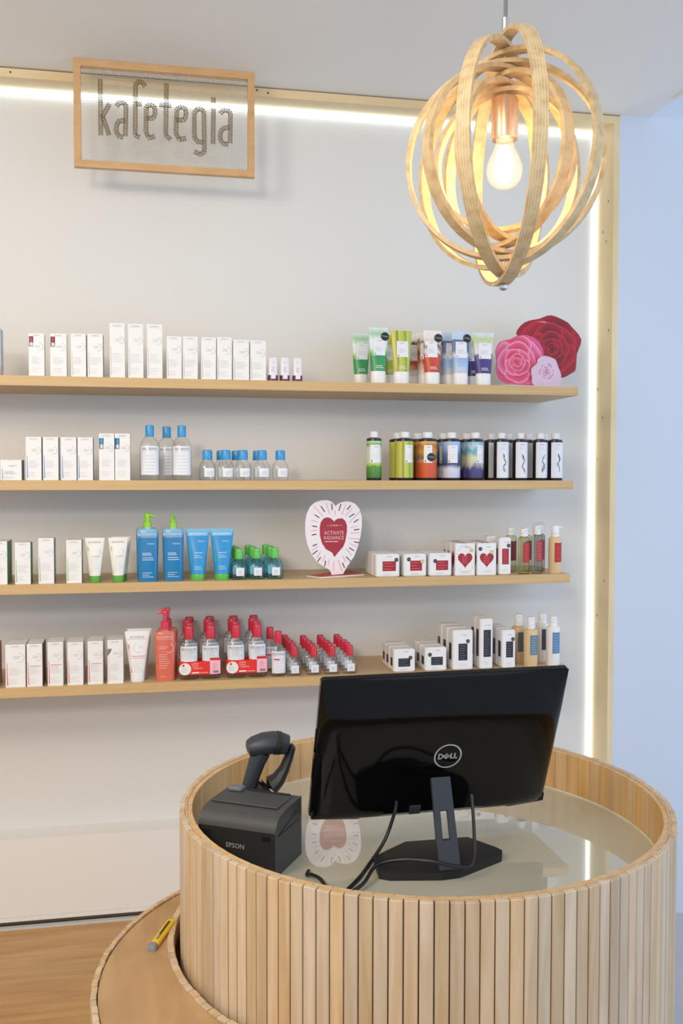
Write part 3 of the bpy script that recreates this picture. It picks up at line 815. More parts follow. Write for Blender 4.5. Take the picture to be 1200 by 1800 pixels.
rose('pink_rose', [(1.1906, 2.1604), (1.1934, 2.1827), (1.2109, 2.2055), (1.2462, 2.2148), (1.2668, 2.2252), (1.3024, 2.2304), (1.3383, 2.2202), (1.3594, 2.2012), (1.3717, 2.1707), (1.3692, 2.1257), (1.3546, 2.0832), (1.3339, 2.0519), (1.2832, 2.0523), (1.2239, 2.0581), (1.2001, 2.0799), (1.1925, 2.1076), (1.1953, 2.1327)],
     -.002, (1.272, 2.132), PK, [(.060, 5, .046, .3), (.042, 4, .037, .0), (.027, 4, .027, .5), (.016, 4, .018, .1), (.008, 3, .011, .4), (.002, 2, .006, .2)], 4, 'bright pink rose')
PP = shades((222, 194, 216), (234, 212, 226), (228, 200, 218), (224, 186, 208), (218, 168, 196), (208, 148, 182), (196, 126, 166))
rose('pale_rose', [(1.3204, 2.101), (1.3233, 2.1123), (1.341, 2.1267), (1.3453, 2.1436), (1.3646, 2.1552), (1.3886, 2.153), (1.4127, 2.1424), (1.422, 2.1201), (1.4344, 2.0895), (1.4317, 2.0585), (1.4197, 2.0498), (1.3328, 2.0495), (1.3236, 2.0787)],
     -.016, (1.378, 2.10), PP, [(.022, 6, .016, .2), (.013, 5, .011, .5), (.006, 4, .007, .1)], 4, 'small pale pink rose')
g = G(); yk = lambda a, b: .006
g.text('KORRES', .013, .2385, .0044, M((240, 226, 226), .5), yk, maxw=.024); g.rect(-.008, .2402, -.002, .2410, M((226, 190, 190), .5), yk); g.rect(.028, .2402, .034, .2410, M((226, 190, 190), .5), yk)
g.build('lettering', t, smooth=False)

# second shelf, right: dark shower bottles with wrapped picture labels
m_dark = M((34, 30, 34), .25)
m_darkgrn = M((40, 50, 36), .25)
def shower(x, dy, hw, mat, label, group, white=None, dot=None, dark=m_dark, h=.167, strip=None, paint=None, wrap=None):
    t = thing('shower_bottle', (x, YF+hw+dy, SZ[1]), label, 'bottle', group)
    hb = h-.0225
    secs = [(0, hw*.95, hw*.95, 2), (.003, hw, hw, 2), (hb-.006, hw, hw, 2), (hb-.001, hw*.95, hw*.95, 2), (hb, hw*.8, hw*.8, 2)]
    g = G(); g.loft(secs, dark, 28); g.loft([(hb, hw*.5, hw*.5, 2), (hb+.002, hw*.5, hw*.5, 2)], dark, 16); g.build('body', t)
    k = hw*.56
    g = G(); g.loft([(hb+.0022, k, k, 2), (h-.0012, k*.99, k*.99, 2), (h, k*.93, k*.93, 2)], M((238, 238, 240), .35), 24); g.build('cap', t)
    g = G(); a0, a1 = wrap or (-PI*1.02, PI*.02)
    vs_ = []; fs = []; n = 20
    for i in range(n+1):
        a = a0+(a1-a0)*i/n
        for z in (.009, hb-.010):
            vs_.append(((hw+.0006)*math.cos(a), (hw+.0006)*math.sin(a), z))
    fs = [(2*i, 2*i+2, 2*i+3, 2*i+1) for i in range(n)]
    g.add(vs_, fs, mat); L_ = g.build('label', t)
    yf = surf(secs, .0012)
    g = G()
    if white:
        g.rect(white[0], hb*.42, white[1], hb*.84, M((238, 238, 240), .4), yf, 6)
        y2 = surf(secs, .0016)
        g.text('KORRES', (white[0]+white[1])/2, hb*.78, .003, m_grey, y2, maxw=.02)
        lines(g, white[0]+.004, white[1]-.003, hb*.50, hb*.64, 3, m_pale, y2, .001, 3)
        g.rect(white[0]+.003, hb*.44, white[0]+.006, hb*.48, M((60, 64, 70), .5), y2)
    if paint:
        paint(g, hb, surf(secs, .0016))
    g.build('label_print', L_)
    if dot:
        yd = lambda a, b: yf(dot[0], b)-.0012
        g = G(); g.disc(dot[0], dot[1], .0145, m_dot, yd); o = g.build('round_sticker', t, smooth=False)
        g = G(); g.text('KORRES', dot[0], dot[1]-.002, .0046, m_dottxt, lambda a, b: yf(dot[0], b)-.0018, maxw=.022, rot=-.1); g.build('sticker_print', o, smooth=False)
    return t
GB = 'picture labelled shower bottles'
m_cuc2 = art('cucumber_label', [(0, (62, 120, 50)), (.3, (86, 150, 62)), (.37, (176, 214, 74)), (.44, (206, 220, 200)), (.8, (206, 222, 206)), (.9, (120, 176, 80)), (1, (196, 216, 190))], amp=.08, nscale=5)
m_sea2 = art('sea_label', [(0, (200, 200, 220)), (.26, (214, 214, 232)), (.36, (60, 72, 116)), (.46, (72, 88, 138)), (.66, (104, 128, 176)), (.8, (150, 176, 220)), (1, (170, 196, 234))], amp=.07, nscale=3)
m_lot2 = art('blossom_label', [(0, (62, 54, 110)), (.24, (72, 64, 130)), (.4, (206, 206, 190)), (.55, (226, 226, 170)), (.75, (90, 170, 196)), (.9, (196, 220, 230)), (1, (120, 186, 210))], amp=.2, nscale=4)
shower(.732, 0, .026, m_cuc2, 'green labelled shower bottle standing alone at the left', GB, (-.018, .022), dark=m_darkgrn)
t = shower(.842, 0, .0300, m_bamboo, 'lime striped shower bottle in front, beside the orange one', GB, (-.006, .026))
copy_tree(t, (.836, YF+.030+.075, SZ[1]), 'lime striped shower bottle standing behind the front lime one')
shower(.880, .155, .030, m_spice, 'brown labelled shower bottle behind, between lime and orange ones', GB, (-.01, .02))
t = shower(.924, 0, .034, m_brown, 'orange fruit shower bottle in front with black round sticker', GB, (-.020, .008), dot=(.004, .080))
shower(.912, .085, .032, m_brown, 'orange fruit shower bottle behind the stickered front one', GB)
t = shower(1.010, 0, .0315, m_sea2, 'blue landscape shower bottle in front', GB, (-.020, .014))
copy_tree(t, (1.003, YF+.0315+.075, SZ[1]), 'blue landscape shower bottle behind the front one')
t = shower(1.096, 0, .0305, m_lot2, 'turquoise and purple blossom shower bottle in front', GB, (-.002, .026))
copy_tree(t, (1.089, YF+.0305+.075, SZ[1]), 'turquoise and purple blossom shower bottle behind the front one')
def sprig(cols, seed):
    def paint(g, hb, yf):
        rnd = random.Random(seed)
        g.text('KORRES', 0, hb*.86, .0032, m_grey, yf, maxw=.022)
        lines(g, -.012, .012, hb*.74, hb*.82, 2, m_pale, yf, .0009, 3)
        for i in range(9):
            z = hb*(.24+.045*i); x = .004*math.sin(i*1.1+seed)+.003
            a = rnd.uniform(-.9, .9)+(PI/2 if seed % 2 else PI/3); l = rnd.uniform(.004, .010)
            dx, dz = math.cos(a)*l, math.sin(a)*l
            g.poly([(x-dx, z-dz), (x-dz*.25, z+dx*.25), (x+dx, z+dz), (x+dz*.25, z-dx*.25)], M(cols[i % len(cols)], .5), yf)
    return paint
m_wlab = M((236, 238, 246), .4)
WB = 'white labelled shower bottles'
wk = [('first', 1.192, .0265, [(70, 56, 50), (120, 96, 80)], 3), ('second', 1.262, .0265, [(150, 84, 52), (110, 64, 44)], 2), ('third', 1.336, .0250, [(72, 72, 84), (96, 96, 110)], 5), ('fourth', 1.394, .0255, [(40, 40, 46), (70, 66, 66)], 7)]
for c, x, hw, cols, sd in wk:
    t = shower(x, 0, hw, m_wlab, 'dark shower bottle with white sprig label, %s from left in front' % c, WB, paint=sprig(cols, sd), wrap=(-PI*.80, -PI*.08))
for c, x, hw in (('first', 1.183, .0265), ('second', 1.250, .0265), ('third', 1.325, .0250), ('fourth', 1.384, .0255)):
    t = shower(x, .078, hw, m_wlab, 'dark shower bottle with white label standing behind the %s front one' % c, WB, wrap=(-PI*.72, -PI*.36))

# third shelf: heart display
HP = [(0.59, 1.3823), (0.5891, 1.3908), (0.5795, 1.4023), (0.5623, 1.4121), (0.5413, 1.4256), (0.5223, 1.4504), (0.5052, 1.49), (0.4986, 1.5276), (0.4986, 1.5613), (0.5034, 1.5931), (0.5147, 1.6174), (0.5318, 1.6323), (0.5527, 1.6397), (0.5774, 1.6405), (0.5927, 1.6339), (0.6013, 1.6245), (0.6038, 1.6179), (0.608, 1.6235), (0.6176, 1.63), (0.6348, 1.6352), (0.654, 1.6355), (0.6733, 1.6279), (0.6888, 1.6089), (0.6966, 1.5824), (0.6976, 1.554), (0.6928, 1.5161), (0.6832, 1.4783), (0.6698, 1.4444), (0.6486, 1.4144), (0.639, 1.3994), (0.6313, 1.3844)]
HR = [(0.6005, 1.4435), (0.5928, 1.4587), (0.5699, 1.4723), (0.5565, 1.4931), (0.5499, 1.5177), (0.5489, 1.5459), (0.5527, 1.5646), (0.5622, 1.5777), (0.5755, 1.5814), (0.587, 1.5785), (0.5966, 1.5699), (0.5998, 1.5661), (0.6042, 1.5727), (0.6157, 1.5773), (0.6291, 1.5772), (0.6387, 1.5686), (0.6445, 1.5525), (0.6446, 1.5337), (0.6389, 1.4978), (0.6312, 1.479), (0.6178, 1.4641), (0.6063, 1.451)]
DK = [(0.5908, 1.6283, 0.5927, 1.6066), (0.6233, 1.6272, 0.6157, 1.6037), (0.6579, 1.6223, 0.6445, 1.6073), (0.6705, 1.593, 0.6522, 1.5818), (0.685, 1.574, 0.6686, 1.5627), (0.688, 1.5393, 0.6686, 1.5368), (0.6871, 1.4925, 0.6697, 1.4955), (0.6697, 1.4643, 0.6524, 1.4759), (0.6573, 1.4285, 0.6418, 1.4448), (0.6361, 1.4061, 0.6284, 1.4242), (0.5699, 1.4317, 0.5661, 1.4129), (0.5527, 1.4443, 0.5413, 1.4284), (0.5413, 1.467, 0.5233, 1.4541), (0.5394, 1.4896, 0.5242, 1.4828), (0.5375, 1.5238, 0.5214, 1.5208), (0.5403, 1.5491, 0.5223, 1.5521), (0.5479, 1.5797, 0.5318, 1.5907), (0.567, 1.6002, 0.5527, 1.62)]
PKL = [(0.5299, 1.6192, 0.5603, 1.5852), (0.5717, 1.6302, 0.5832, 1.5926), (0.6032, 1.6056, 0.6023, 1.5887), (0.6406, 1.6243, 0.6253, 1.5895), (0.6637, 1.6128, 0.6387, 1.5847), (0.6907, 1.6014, 0.6522, 1.5619), (0.6792, 1.5504, 0.6561, 1.5449), (0.6889, 1.5275, 0.6561, 1.525), (0.689, 1.5057, 0.6523, 1.5081), (0.6794, 1.4803, 0.6523, 1.4901), (0.6621, 1.4483, 0.6408, 1.4732), (0.639, 1.4278, 0.6283, 1.4488), (0.6275, 1.3939, 0.614, 1.4339), (0.5967, 1.3964, 0.5986, 1.4303), (0.5785, 1.4137, 0.5823, 1.4381), (0.5604, 1.4291, 0.568, 1.4516), (0.5375, 1.4388, 0.5527, 1.465), (0.5223, 1.4673, 0.5451, 1.482), (0.5185, 1.5724, 0.5432, 1.5647), (0.5185, 1.534, 0.5413, 1.5384)]
hx, hz = .60, SZ[2]
t = thing('heart_display', (hx, 3.24, hz), 'white heart shaped cardboard display with a red heart, third shelf', 'display')
g = G()
poly = [(.506-hx, 3.230-3.24), (.541-hx, 3.166-3.24), (.711-hx, 3.24-3.24), (.689-hx, 3.385-3.24)]
g.slab(poly, 0, .004, M((240, 236, 232), .5)); o = g.build('base', t, smooth=False)
g = G(); c_ = (sum(p[0] for p in poly)/4, sum(p[1] for p in poly)/4)
g.add([(c_[0]+(x-c_[0])*.97, c_[1]+(y-c_[1])*.97, .0046) for x, y in poly], [(0, 1, 2, 3)], M((204, 62, 66), .5)); g.build('red_sheet', o, smooth=False)
g = G(); g.prism([(x-hx, max(z-hz, .0045)) for x, z in HP], -.020, -.015, M((244, 236, 242), .5)); hb_ = g.build('heart_panel', t, smooth=False)
g = G(); yf = lambda a, b: -.0206
g.poly([(x-hx, z-hz) for x, z in HR], M((166, 44, 60), .5), yf)
yf = lambda a, b: -.0209
for L_, wd, mt in ((DK, .0032, M((44, 30, 44), .5)), (PKL, .0026, M((232, 176, 198), .5))):
    for x0, z0, x1, z1 in L_:
        dx, dz = x1-x0, z1-z0; l = math.hypot(dx, dz); nx, nz = -dz/l*wd/2, dx/l*wd/2
        g.poly([(x0-hx+nx, z0-hz+nz), (x1-hx+nx, z1-hz+nz), (x1-hx-nx, z1-hz-nz), (x0-hx-nx, z0-hz-nz)], mt, yf)
yf = lambda a, b: -.0211; mp_ = M((244, 190, 196), .5)
g.text('KORRES', 0, 1.5500-hz, .0058, mp_, yf, maxw=.031); g.rect(-.026, 1.5523-hz, -.019, 1.5535-hz, mp_, yf); g.rect(.019, 1.5523-hz, .026, 1.5535-hz, mp_, yf)
g.text('ACTIVATE', -.001, 1.5215-hz, .0125, mp_, yf, maxw=.069); g.text('RADIANCE', -.001, 1.5045-hz, .0125, mp_, yf, maxw=.069)
lines(g, -.034, .036, 1.4955-hz, 1.4995-hz, 1, mp_, yf, .0028)
g.build('heart_print', hb_, smooth=False)

# third and bottom shelves, right: white boxes with coloured labels
REDL, BLKL = (160, 34, 44), (38, 38, 46)
def kbox(x, w_, h, d, shelf, rows, label, group, lab, lcol, dot=None, gold=None, side=None, heart=False, tops=None, gap=.003, jx=0):
    """white box with bevelled edges, label patch on the front and on the left side"""
    t = thing('gift_box' if heart else 'label_box', (x, YF+d/2, SZ[shelf]), label, 'box', group)
    g = G(); g.box(-w_/2, w_/2, -d/2, d/2, 0, h, M((240, 238, 238), .45), .004 if not heart else .0015); g.build('body', t, smooth=False)
    yf = lambda a, b: -d/2-.0005; y2 = lambda a, b: -d/2-.0008
    g = G(); lm = M(lcol, .45)
    if heart:
        k = w_*.37; cz = h*.50
        pts = [(k*.95*math.sin(a)**3*1.05, cz+k*(13*math.cos(a)-5*math.cos(2*a)-2*math.cos(3*a)-math.cos(4*a))/14.5) for a in [2*PI*i/28 for i in range(28)]]
        g.poly(pts, lm, yf)
    else:
        g.rect(lab[0]*w_, lab[2]*h, lab[1]*w_, lab[3]*h, lm, yf)
    L_ = g.build('label', t, smooth=False)
    g = G()
    mt = M(tuple(min(255, int(v*1.5+50)) for v in lcol), .5)
    if heart:
        lines(g, -w_*.17, w_*.2, h*.36, h*.62, 4, mt, y2, .0016)
    else:
        lines(g, lab[0]*w_+.004, lab[1]*w_-.003, (lab[2]+.06*(lab[3]-lab[2]))*h, (lab[3]-.06*(lab[3]-lab[2]))*h, max(3, int((lab[3]-lab[2])*h/.009)), mt, y2, .0016)
    g.text('KORRES', .006, h*.86, .0034, m_grey, yf, maxw=.022)
    lines(g, -w_*.2, w_*.26, h*.08, h*.16, 2, m_pale, yf, .0010)
    if heart and tops:
        rnd = random.Random(5)
        for i in range(30):
            a = 2*PI*i/30
            r0, r1 = .46, .46+rnd.uniform(.06, .10)
            p = lambda r: (max(-w_*.48, min(w_*.48, math.cos(a)*w_*r*1.0)), h*.5+math.sin(a)*h*r*.92)
            (xa, za), (xb, zb) = p(r0*.92), p(r1*.92)
            g.poly([(xa-.0005, za), (xb-.0005, zb), (xb+.0005, zb+.0004), (xa+.0005, za+.0004)], M((90, 60, 80), .5) if i % 2 else M((226, 160, 180), .5), yf)
    g.build('front_print', t, smooth=False)
    if side:
        g = G(); xs = -w_/2-.0005
        if heart:
            a_ = [(0, .2), (-.3, .42), (-.34, .58), (0, .78), (.34, .58), (.3, .42)]
            g.add([(xs, p*d, q*h) for p, q in a_], [tuple(range(6))], lm)
        else:
            g.add([(xs, d*.24, lab[2]*h), (xs, -d*.24, lab[2]*h), (xs, -d*.24, lab[3]*h), (xs, d*.24, lab[3]*h)], [(0, 1, 2, 3)], lm)
        g.build('side_label', t, smooth=False)
    if heart:
        g = G(); g.add([(-w_*.18, -d*.2, h+.0005), (w_*.2, -d*.2, h+.0005), (w_*.24, d*.22, h+.0005), (-w_*.22, d*.22, h+.0005)], [(0, 1, 2, 3)], lm); g.build('top_label', t, smooth=False)
    if gold:
        g = G(); g.disc(gold[0]*w_, gold[1]*h, .0072, M((214, 200, 130), .35), lambda a, b: -d/2-.0011); g.build('gold_sticker', t, smooth=False)
    if dot:
        g = G(); g.disc(dot[0]*w_, dot[1]*h, .0068, m_dot, lambda a, b: -d/2-.0012); o = g.build('round_sticker', t, smooth=False)
        g = G(); g.rect(dot[0]*w_-.004, dot[1]*h-.0006, dot[0]*w_+.004, dot[1]*h+.0006, m_dottxt, lambda a, b: -d/2-.0016); g.build('sticker_print', o, smooth=False)
    for k in range(1, rows):
        copy_tree(t, (x+jx*k+random.uniform(-.001, .001), YF+d/2+k*(d+gap), SZ[shelf]), label.replace('front box', ROW[k]+' box'), skip=('round_sticker', 'gold_sticker'))
    return t
RB = 'low white boxes with red labels'
kbox(.776, .084, .080, .052, 2, 3, 'low white box with red label, front box of the left column', RB, (-.22, .34, .26, .68), REDL, dot=(.36, .74))
kbox(.873, .081, .079, .052, 2, 3, 'low white box with red label, front box of the middle column', RB, (-.22, .30, .26, .70), REDL, dot=(-.28, .76), gold=(.32, .66))
kbox(.964, .081, .080, .052, 2, 3, 'low white box with red label, front box of the right column', RB, (-.20, .34, .26, .68), REDL, dot=(-.24, .66))
kbox(1.053, .072, .113, .048, 2, 3, 'white gift box with red heart and pink rays, front box', 'red heart boxes', None, REDL, heart=True, side=True, gold=(.32, .78), tops=True)
kbox(1.132, .070, .113, .048, 2, 3, 'white gift box with red heart and black sticker, front box', 'red heart boxes', None, REDL, heart=True, side=True, dot=(-.34, .82), gold=(.26, .72))
kbox(1.200, .044, .132, .050, 2, 2, 'tall white box with upright red label, front box', 'tall white boxes with red labels', (-.26, .30, .28, .70), REDL, dot=(.28, .78), side=True, gap=.04, jx=-.012)
BB = 'low white boxes with black labels'
kbox(.836, .077, .080, .056, 3, 3, 'low white box with black label, front box of the left column', BB, (-.28, .27, .24, .60), BLKL, dot=(.28, .62), side=True)
kbox(.949, .078, .082, .056, 3, 3, 'low white box with black label, front box of the right column', BB, (-.22, .32, .25, .60), BLKL, dot=(-.28, .70), side=True)
kbox(1.047, .074, .140, .056, 3, 3, 'middle sized white box with black label, front box', 'middle sized black labelled boxes', (-.22, .22, .24, .66), BLKL, dot=(.24, .72), side=True, gap=.012)
kbox(1.133, .048, .177, .050, 3, 2, 'tallest slim white box with long black label, front box', 'tall slim boxes', (-.22, .34, .24, .78), BLKL, side=True)
kbox(1.216, .050, .135, .050, 3, 3, 'slim shorter white box with black label and sticker, front box', 'slim shorter boxes', (-.2, .32, .28, .70), BLKL, dot=(.3, .76), side=True)

# pump bottles at the right ends
m_olive = clear('olive_liquid', (240, 240, 220), (196, 196, 164))
m_greyclr = clear('grey_liquid', (238, 242, 238), (180, 188, 184))
m_amber = M((224, 194, 150), .25)
m_amber2 = M((214, 182, 138), .25)
m_mauve = clear('mauve_liquid', (222, 212, 204), (160, 150, 142))
def lotion(x, dy, shelf, hw, hb, h, mat, label, group, lab, nozzle, clearcap=False, noz=.014):
    t, secs = pump_bottle(x, YF+hw+.002+dy, shelf, hw, hw, hb, h, mat, (242, 240, 242), label, group, nozzle, n=2, taper=.98, neck_r=.0148, noz_len=noz, clearcap=clearcap, name='lotion_bottle', wide=True)
    yf = surf(secs)
    g = G(); g.rect(-hw*.45, hb*.32, hw*.78, hb*.86, M(lab, .45), yf, 8); L_ = g.build('label', t)
    g = G(); lines(g, -hw*.3, hw*.5, hb*.36, hb*.82, 7, M(tuple(min(255, int(v*1.25+30)) for v in lab), .45), surf(secs, .0012), .0016, 5); g.build('label_print', L_)
    return t
LR = 'red labelled pump bottles'
lotion(1.278, 0, 2, .0212, .130, .161, m_olive, 'olive clear pump bottle with red label, front left of the group', LR, (176, 44, 54), -PI/2)
lotion(1.262, .085, 2, .0212, .130, .161, m_olive, 'olive clear pump bottle with red label, back left of the group', LR, (120, 40, 44), -PI/2)
lotion(1.324, .095, 2, .0212, .130, .161, m_olive, 'olive clear pump bottle with red label, back middle of the group', LR, (150, 44, 54), -PI/2)
lotion(1.331, .008, 2, .0195, .136, .172, m_greyclr, 'pale clear pump bottle with overcap and red label in front', LR, (176, 60, 74), -PI/2, True)
lotion(1.372, .085, 2, .0205, .134, .170, m_mauve, 'clear pump bottle with overcap and dark red label at the back', LR, (140, 36, 44), -PI/2, True)
lotion(1.397, 0, 2, .0235, .128, .171, m_amber, 'amber pump bottle with red label, nozzle right, at shelf end', LR, (176, 40, 40), -.1, noz=.026)
LB = 'blue labelled bottles'
lotion(1.309, 0, 3, .0255, .131, .176, m_amber, 'amber pump bottle with blue grey label in front', LB, (104, 130, 146), -PI/2)
lotion(1.291, .072, 3, .0255, .131, .176, m_amber2, 'amber pump bottle standing behind the front amber one', LB, (80, 92, 98), -PI/2)
m_milk = M((238, 236, 236), .3)
lotion(1.393, 0, 3, .0245, .140, .176, m_milk, 'milky white pump bottle with blue label in front at shelf end', LB, (92, 132, 176), -PI/2)
lotion(1.384, .075, 3, .0245, .140, .176, m_milk, 'milky white pump bottle with navy label behind the front one', LB, (56, 68, 92), -PI/2)

# ------------------------------------------------------------------ hanging shop sign
SX, SY, SZZ = .037, 3.27, 2.91
t = thing('hanging_sign', (SX, SY, SZZ), 'wood framed wire mesh sign with twine lettering below the ceiling', 'sign')
x0, x1, z0, z1 = -.296, .295, -.175, .1725
fw = .0225
for nm, pts in (('frame_rail', [(x0, z1), (x1, z1), (x1-fw, z1-fw), (x0+fw, z1-fw)]), ('frame_rail', [(x0, z0), (x1, z0), (x1-fw, z0+fw), (x0+fw, z0+fw)]),
                ('frame_rail', [(x0, z0), (x0+fw, z0+fw), (x0+fw, z1-fw), (x0, z1)]), ('frame_rail', [(x1, z0), (x1-fw, z0+fw), (x1-fw, z1-fw), (x1, z1)])):
    g = G(); g.prism(pts, -.012, .012, m_frame); g.build(nm, t, smooth=False)
g = G(); mw = M((206, 200, 186), .5); p = .0072
x = x0+fw
while x < x1-fw:
    g.box(x-.00038, x+.00038, -.0004, .0004, z0+fw-.004, z1-fw+.004, mw); x += p
z = z0+fw
while z < z1-fw:
    g.box(x0+fw-.004, x1-fw+.004, -.0004, .0004, z-.00038, z+.00038, mw); z += p
g.build('wire_mesh', t, kind='stuff', smooth=False)
LET = {'k': [[(-0.1744, 3.0251), (-0.1742, 2.843)], [(-0.1697, 2.9018), (-0.1451, 2.9474)], [(-0.1668, 2.902), (-0.147, 2.8449)]], 'a': [[(-0.1232, 2.9403), (-0.1144, 2.9526), (-0.0999, 2.9549), (-0.0924, 2.9455), (-0.0949, 2.8455)], [(-0.0945, 2.8966), (-0.1148, 2.894), (-0.1236, 2.8787), (-0.125, 2.8581), (-0.1152, 2.8441), (-0.1019, 2.8421)]], 'f': [[(-0.0295, 3.0119), (-0.0382, 3.0259), (-0.0528, 3.0259), (-0.0611, 3.0153), (-0.0633, 2.8506), (-0.0482, 2.8446)], [(-0.0615, 2.9536), (-0.0416, 2.9545)]], 'e': [[(-0.0273, 2.9091), (-0.0038, 2.9108), (0.0022, 2.9259), (0.0011, 2.9465), (-0.0123, 2.9555), (-0.0259, 2.9475), (-0.0287, 2.8648), (-0.0189, 2.8448), (0.0017, 2.8521)]], 't': [[(0.0399, 3.0279), (0.0365, 2.8574), (0.053, 2.8437)], [(0.0159, 2.9565), (0.056, 2.9559)]], 'e2': [[(0.07, 2.9101), (0.0967, 2.912), (0.1033, 2.9274), (0.1028, 2.9481), (0.088, 2.9559), (0.0731, 2.9459), (0.0697, 2.8656), (0.0815, 2.8456), (0.1036, 2.8531)]], 'g': [[(0.1621, 2.8421), (0.1411, 2.8437), (0.1304, 2.8579), (0.1308, 2.9383), (0.1446, 2.9541), (0.1625, 2.9465), (0.1638, 2.8124), (0.1499, 2.8013), (0.1302, 2.8102)]], 'i': [[(0.1944, 2.9566), (0.1927, 2.8394)], [(0.1945, 2.9936), (0.1945, 2.9745)]], 'a2': [[(0.2166, 2.9415), (0.2287, 2.9544), (0.2439, 2.9543), (0.2517, 2.9441), (0.2496, 2.845)], [(0.2485, 2.8989), (0.2255, 2.8931), (0.217, 2.8787), (0.2169, 2.8548), (0.2284, 2.8418), (0.2435, 2.8428)]]}
m_twine = M((128, 110, 80), .85)
for nm, strokes in LET.items():
    g = G()
    for st in strokes:
        # resample the stroke and sew a cross of twine at every step, with a loop on each side
        pts = [(a-SX, b-SZZ) for a, b in st]
        seglen = [math.dist(pts[i], pts[i+1]) for i in range(len(pts)-1)]
        tot = sum(seglen); n = max(3, round(tot/.0068))
        P = []
        for k in range(n+1):
            s = tot*k/n; i = 0
            while i < len(seglen)-1 and s > seglen[i]:
                s -= seglen[i]; i += 1
            f = min(1, s/seglen[i]); P.append((pts[i][0]+(pts[i+1][0]-pts[i][0])*f, pts[i][1]+(pts[i+1][1]-pts[i][1])*f))
        hw_ = .0068
        nrm = []
        for k in range(n+1):
            a, b = P[max(k-1, 0)], P[min(k+1, n)]
            l = math.dist(a, b) or 1
            nrm.append((-(b[1]-a[1])/l*hw_, (b[0]-a[0])/l*hw_))
        for k in range(n):
            A = (P[k][0]+nrm[k][0], P[k][1]+nrm[k][1]); B = (P[k][0]-nrm[k][0], P[k][1]-nrm[k][1])
            C = (P[k+1][0]+nrm[k+1][0], P[k+1][1]+nrm[k+1][1]); D = (P[k+1][0]-nrm[k+1][0], P[k+1][1]-nrm[k+1][1])
            for (u, v, yy, tr) in ((A, D, -.0035, .0012), (B, C, -.0052, .0012), (A, C, -.0028, .0009), (B, D, -.0028, .0009)):
                g.sweep([(u[0], yy+.0015, u[1]), ((u[0]+v[0])/2, yy, (u[1]+v[1])/2), (v[0], yy+.0015, v[1])], tr, m_twine, 4)
    g.build('letter', t)

# ------------------------------------------------------------------ pendant lamp
LX, LY, LZ = .570, 1.52, 2.248
t = thing('pendant_lamp', (LX, LY, LZ), 'ball shaped pendant lamp of nested plywood hoops, lit bulb', 'lamp')
def ply(name, c1, c2):
    m, b = base(name, c1, .45)
    nt = m.node_tree; N = nt.nodes.new; L = nt.links.new
    tc = N('ShaderNodeTexCoord'); sp = N('ShaderNodeSeparateXYZ'); L(tc.outputs['Object'], sp.inputs[0])
    mu = N('ShaderNodeMath'); mu.operation = 'MULTIPLY'; mu.inputs[1].default_value = 2*PI/.0044; L(sp.outputs['Y'], mu.inputs[0])
    si = N('ShaderNodeMath'); si.operation = 'SINE'; L(mu.outputs[0], si.inputs[0])
    n = N('ShaderNodeTexNoise'); n.inputs['Scale'].default_value = 60; L(tc.outputs['Object'], n.inputs['Vector'])
    a = N('ShaderNodeMath'); a.operation = 'MULTIPLY_ADD'; a.inputs[1].default_value = .13; L(si.outputs[0], a.inputs[0]); L(n.outputs[0], a.inputs[2])
    r = ramp(nt, [(.25, c2), (.62, c1)]); L(a.outputs[0], r.inputs[0]); L(r.outputs[0], b.inputs['Base Color'])
    return m
m_ply = ply('plywood_edge', (218, 194, 150), (188, 160, 116))
HOOPS = [(.2035, 75), (.1905, -71), (.1785, 36), (.1640, 3), (.1545, -37), (.1425, 46), (.1305, -58), (.118, 12)]
view = math.atan2(LX, LY)
for R, a in HOOPS:
    n = 72; wv = .0108; th = .0072
    g = G(); vs_ = []; fs = []
    for i in range(n):
        b = 2*PI*i/n
        for r, y in ((R, -wv), (R, wv), (R-th, wv), (R-th, -wv)):
            vs_.append((r*math.cos(b), y, r*math.sin(b)))
    for i in range(n):
        j = (i+1) % n
        for k in range(4):
            fs.append((4*i+k, 4*i+(k+1) % 4, 4*j+(k+1) % 4, 4*j+k))
    g.add(vs_, fs, m_ply)
    o = g.build('hoop', t)
    o.rotation_euler = (0, 0, math.radians(-a)-view if False else -view-math.radians(a))
g = G(); g.loft([(.205, .0035, .0035, 2), (CEIL-LZ-.03, .0035, .0035, 2)], M((120, 122, 126), .6), 10); g.build('cord', t)
g = G(); g.loft([(CEIL-LZ-.03, .03, .03, 2), (CEIL-LZ-.004, .05, .05, 2), (CEIL-LZ, .05, .05, 2)], m_alu, 24); g.build('ceiling_rose', t)
g = G(); g.loft([(.204, .006, .006, 2), (.232, .006, .006, 2)], m_alu, 14); g.build('ferrule', t)
g = G(); m_cop = M((226, 194, 168), .25, Metallic=.9)
g.loft([(.110, .004, .004, 2), (.204, .004, .004, 2)], m_cop, 10); g.build('rod', t)
g = G(); g.loft([(.034, .0215, .0215, 2), (.036, .022, .022, 2), (.099, .022, .022, 2), (.101, .021, .021, 2)], m_cop, 32); g.build('socket', t)
g = G(); g.loft([(-.214, .003, .003, 2), (-.211, .007, .007, 2), (-.206, .008, .008, 2), (-.203, .006, .006, 2)], m_alu, 14); g.loft([(-.205, .003, .003, 2), (-.11, .003, .003, 2)], m_alu, 10); g.build('finial', t)
m_glass = clear('bulb_glass', (255, 253, 250), (240, 232, 222), .05, .35, ((255, 220, 172), .34))
g = G(); g.loft([(-.046, .004, .004, 2), (-.0445, .012, .012, 2), (-.040, .020, .020, 2), (-.032, .0265, .0265, 2), (-.020, .0300, .0300, 2), (-.008, .0290, .0290, 2), (.006, .0240, .0240, 2), (.018, .0175, .0175, 2), (.028, .0145, .0145, 2), (.033, .0140, .0140, 2)], m_glass, 32); bu = g.build('bulb', t)
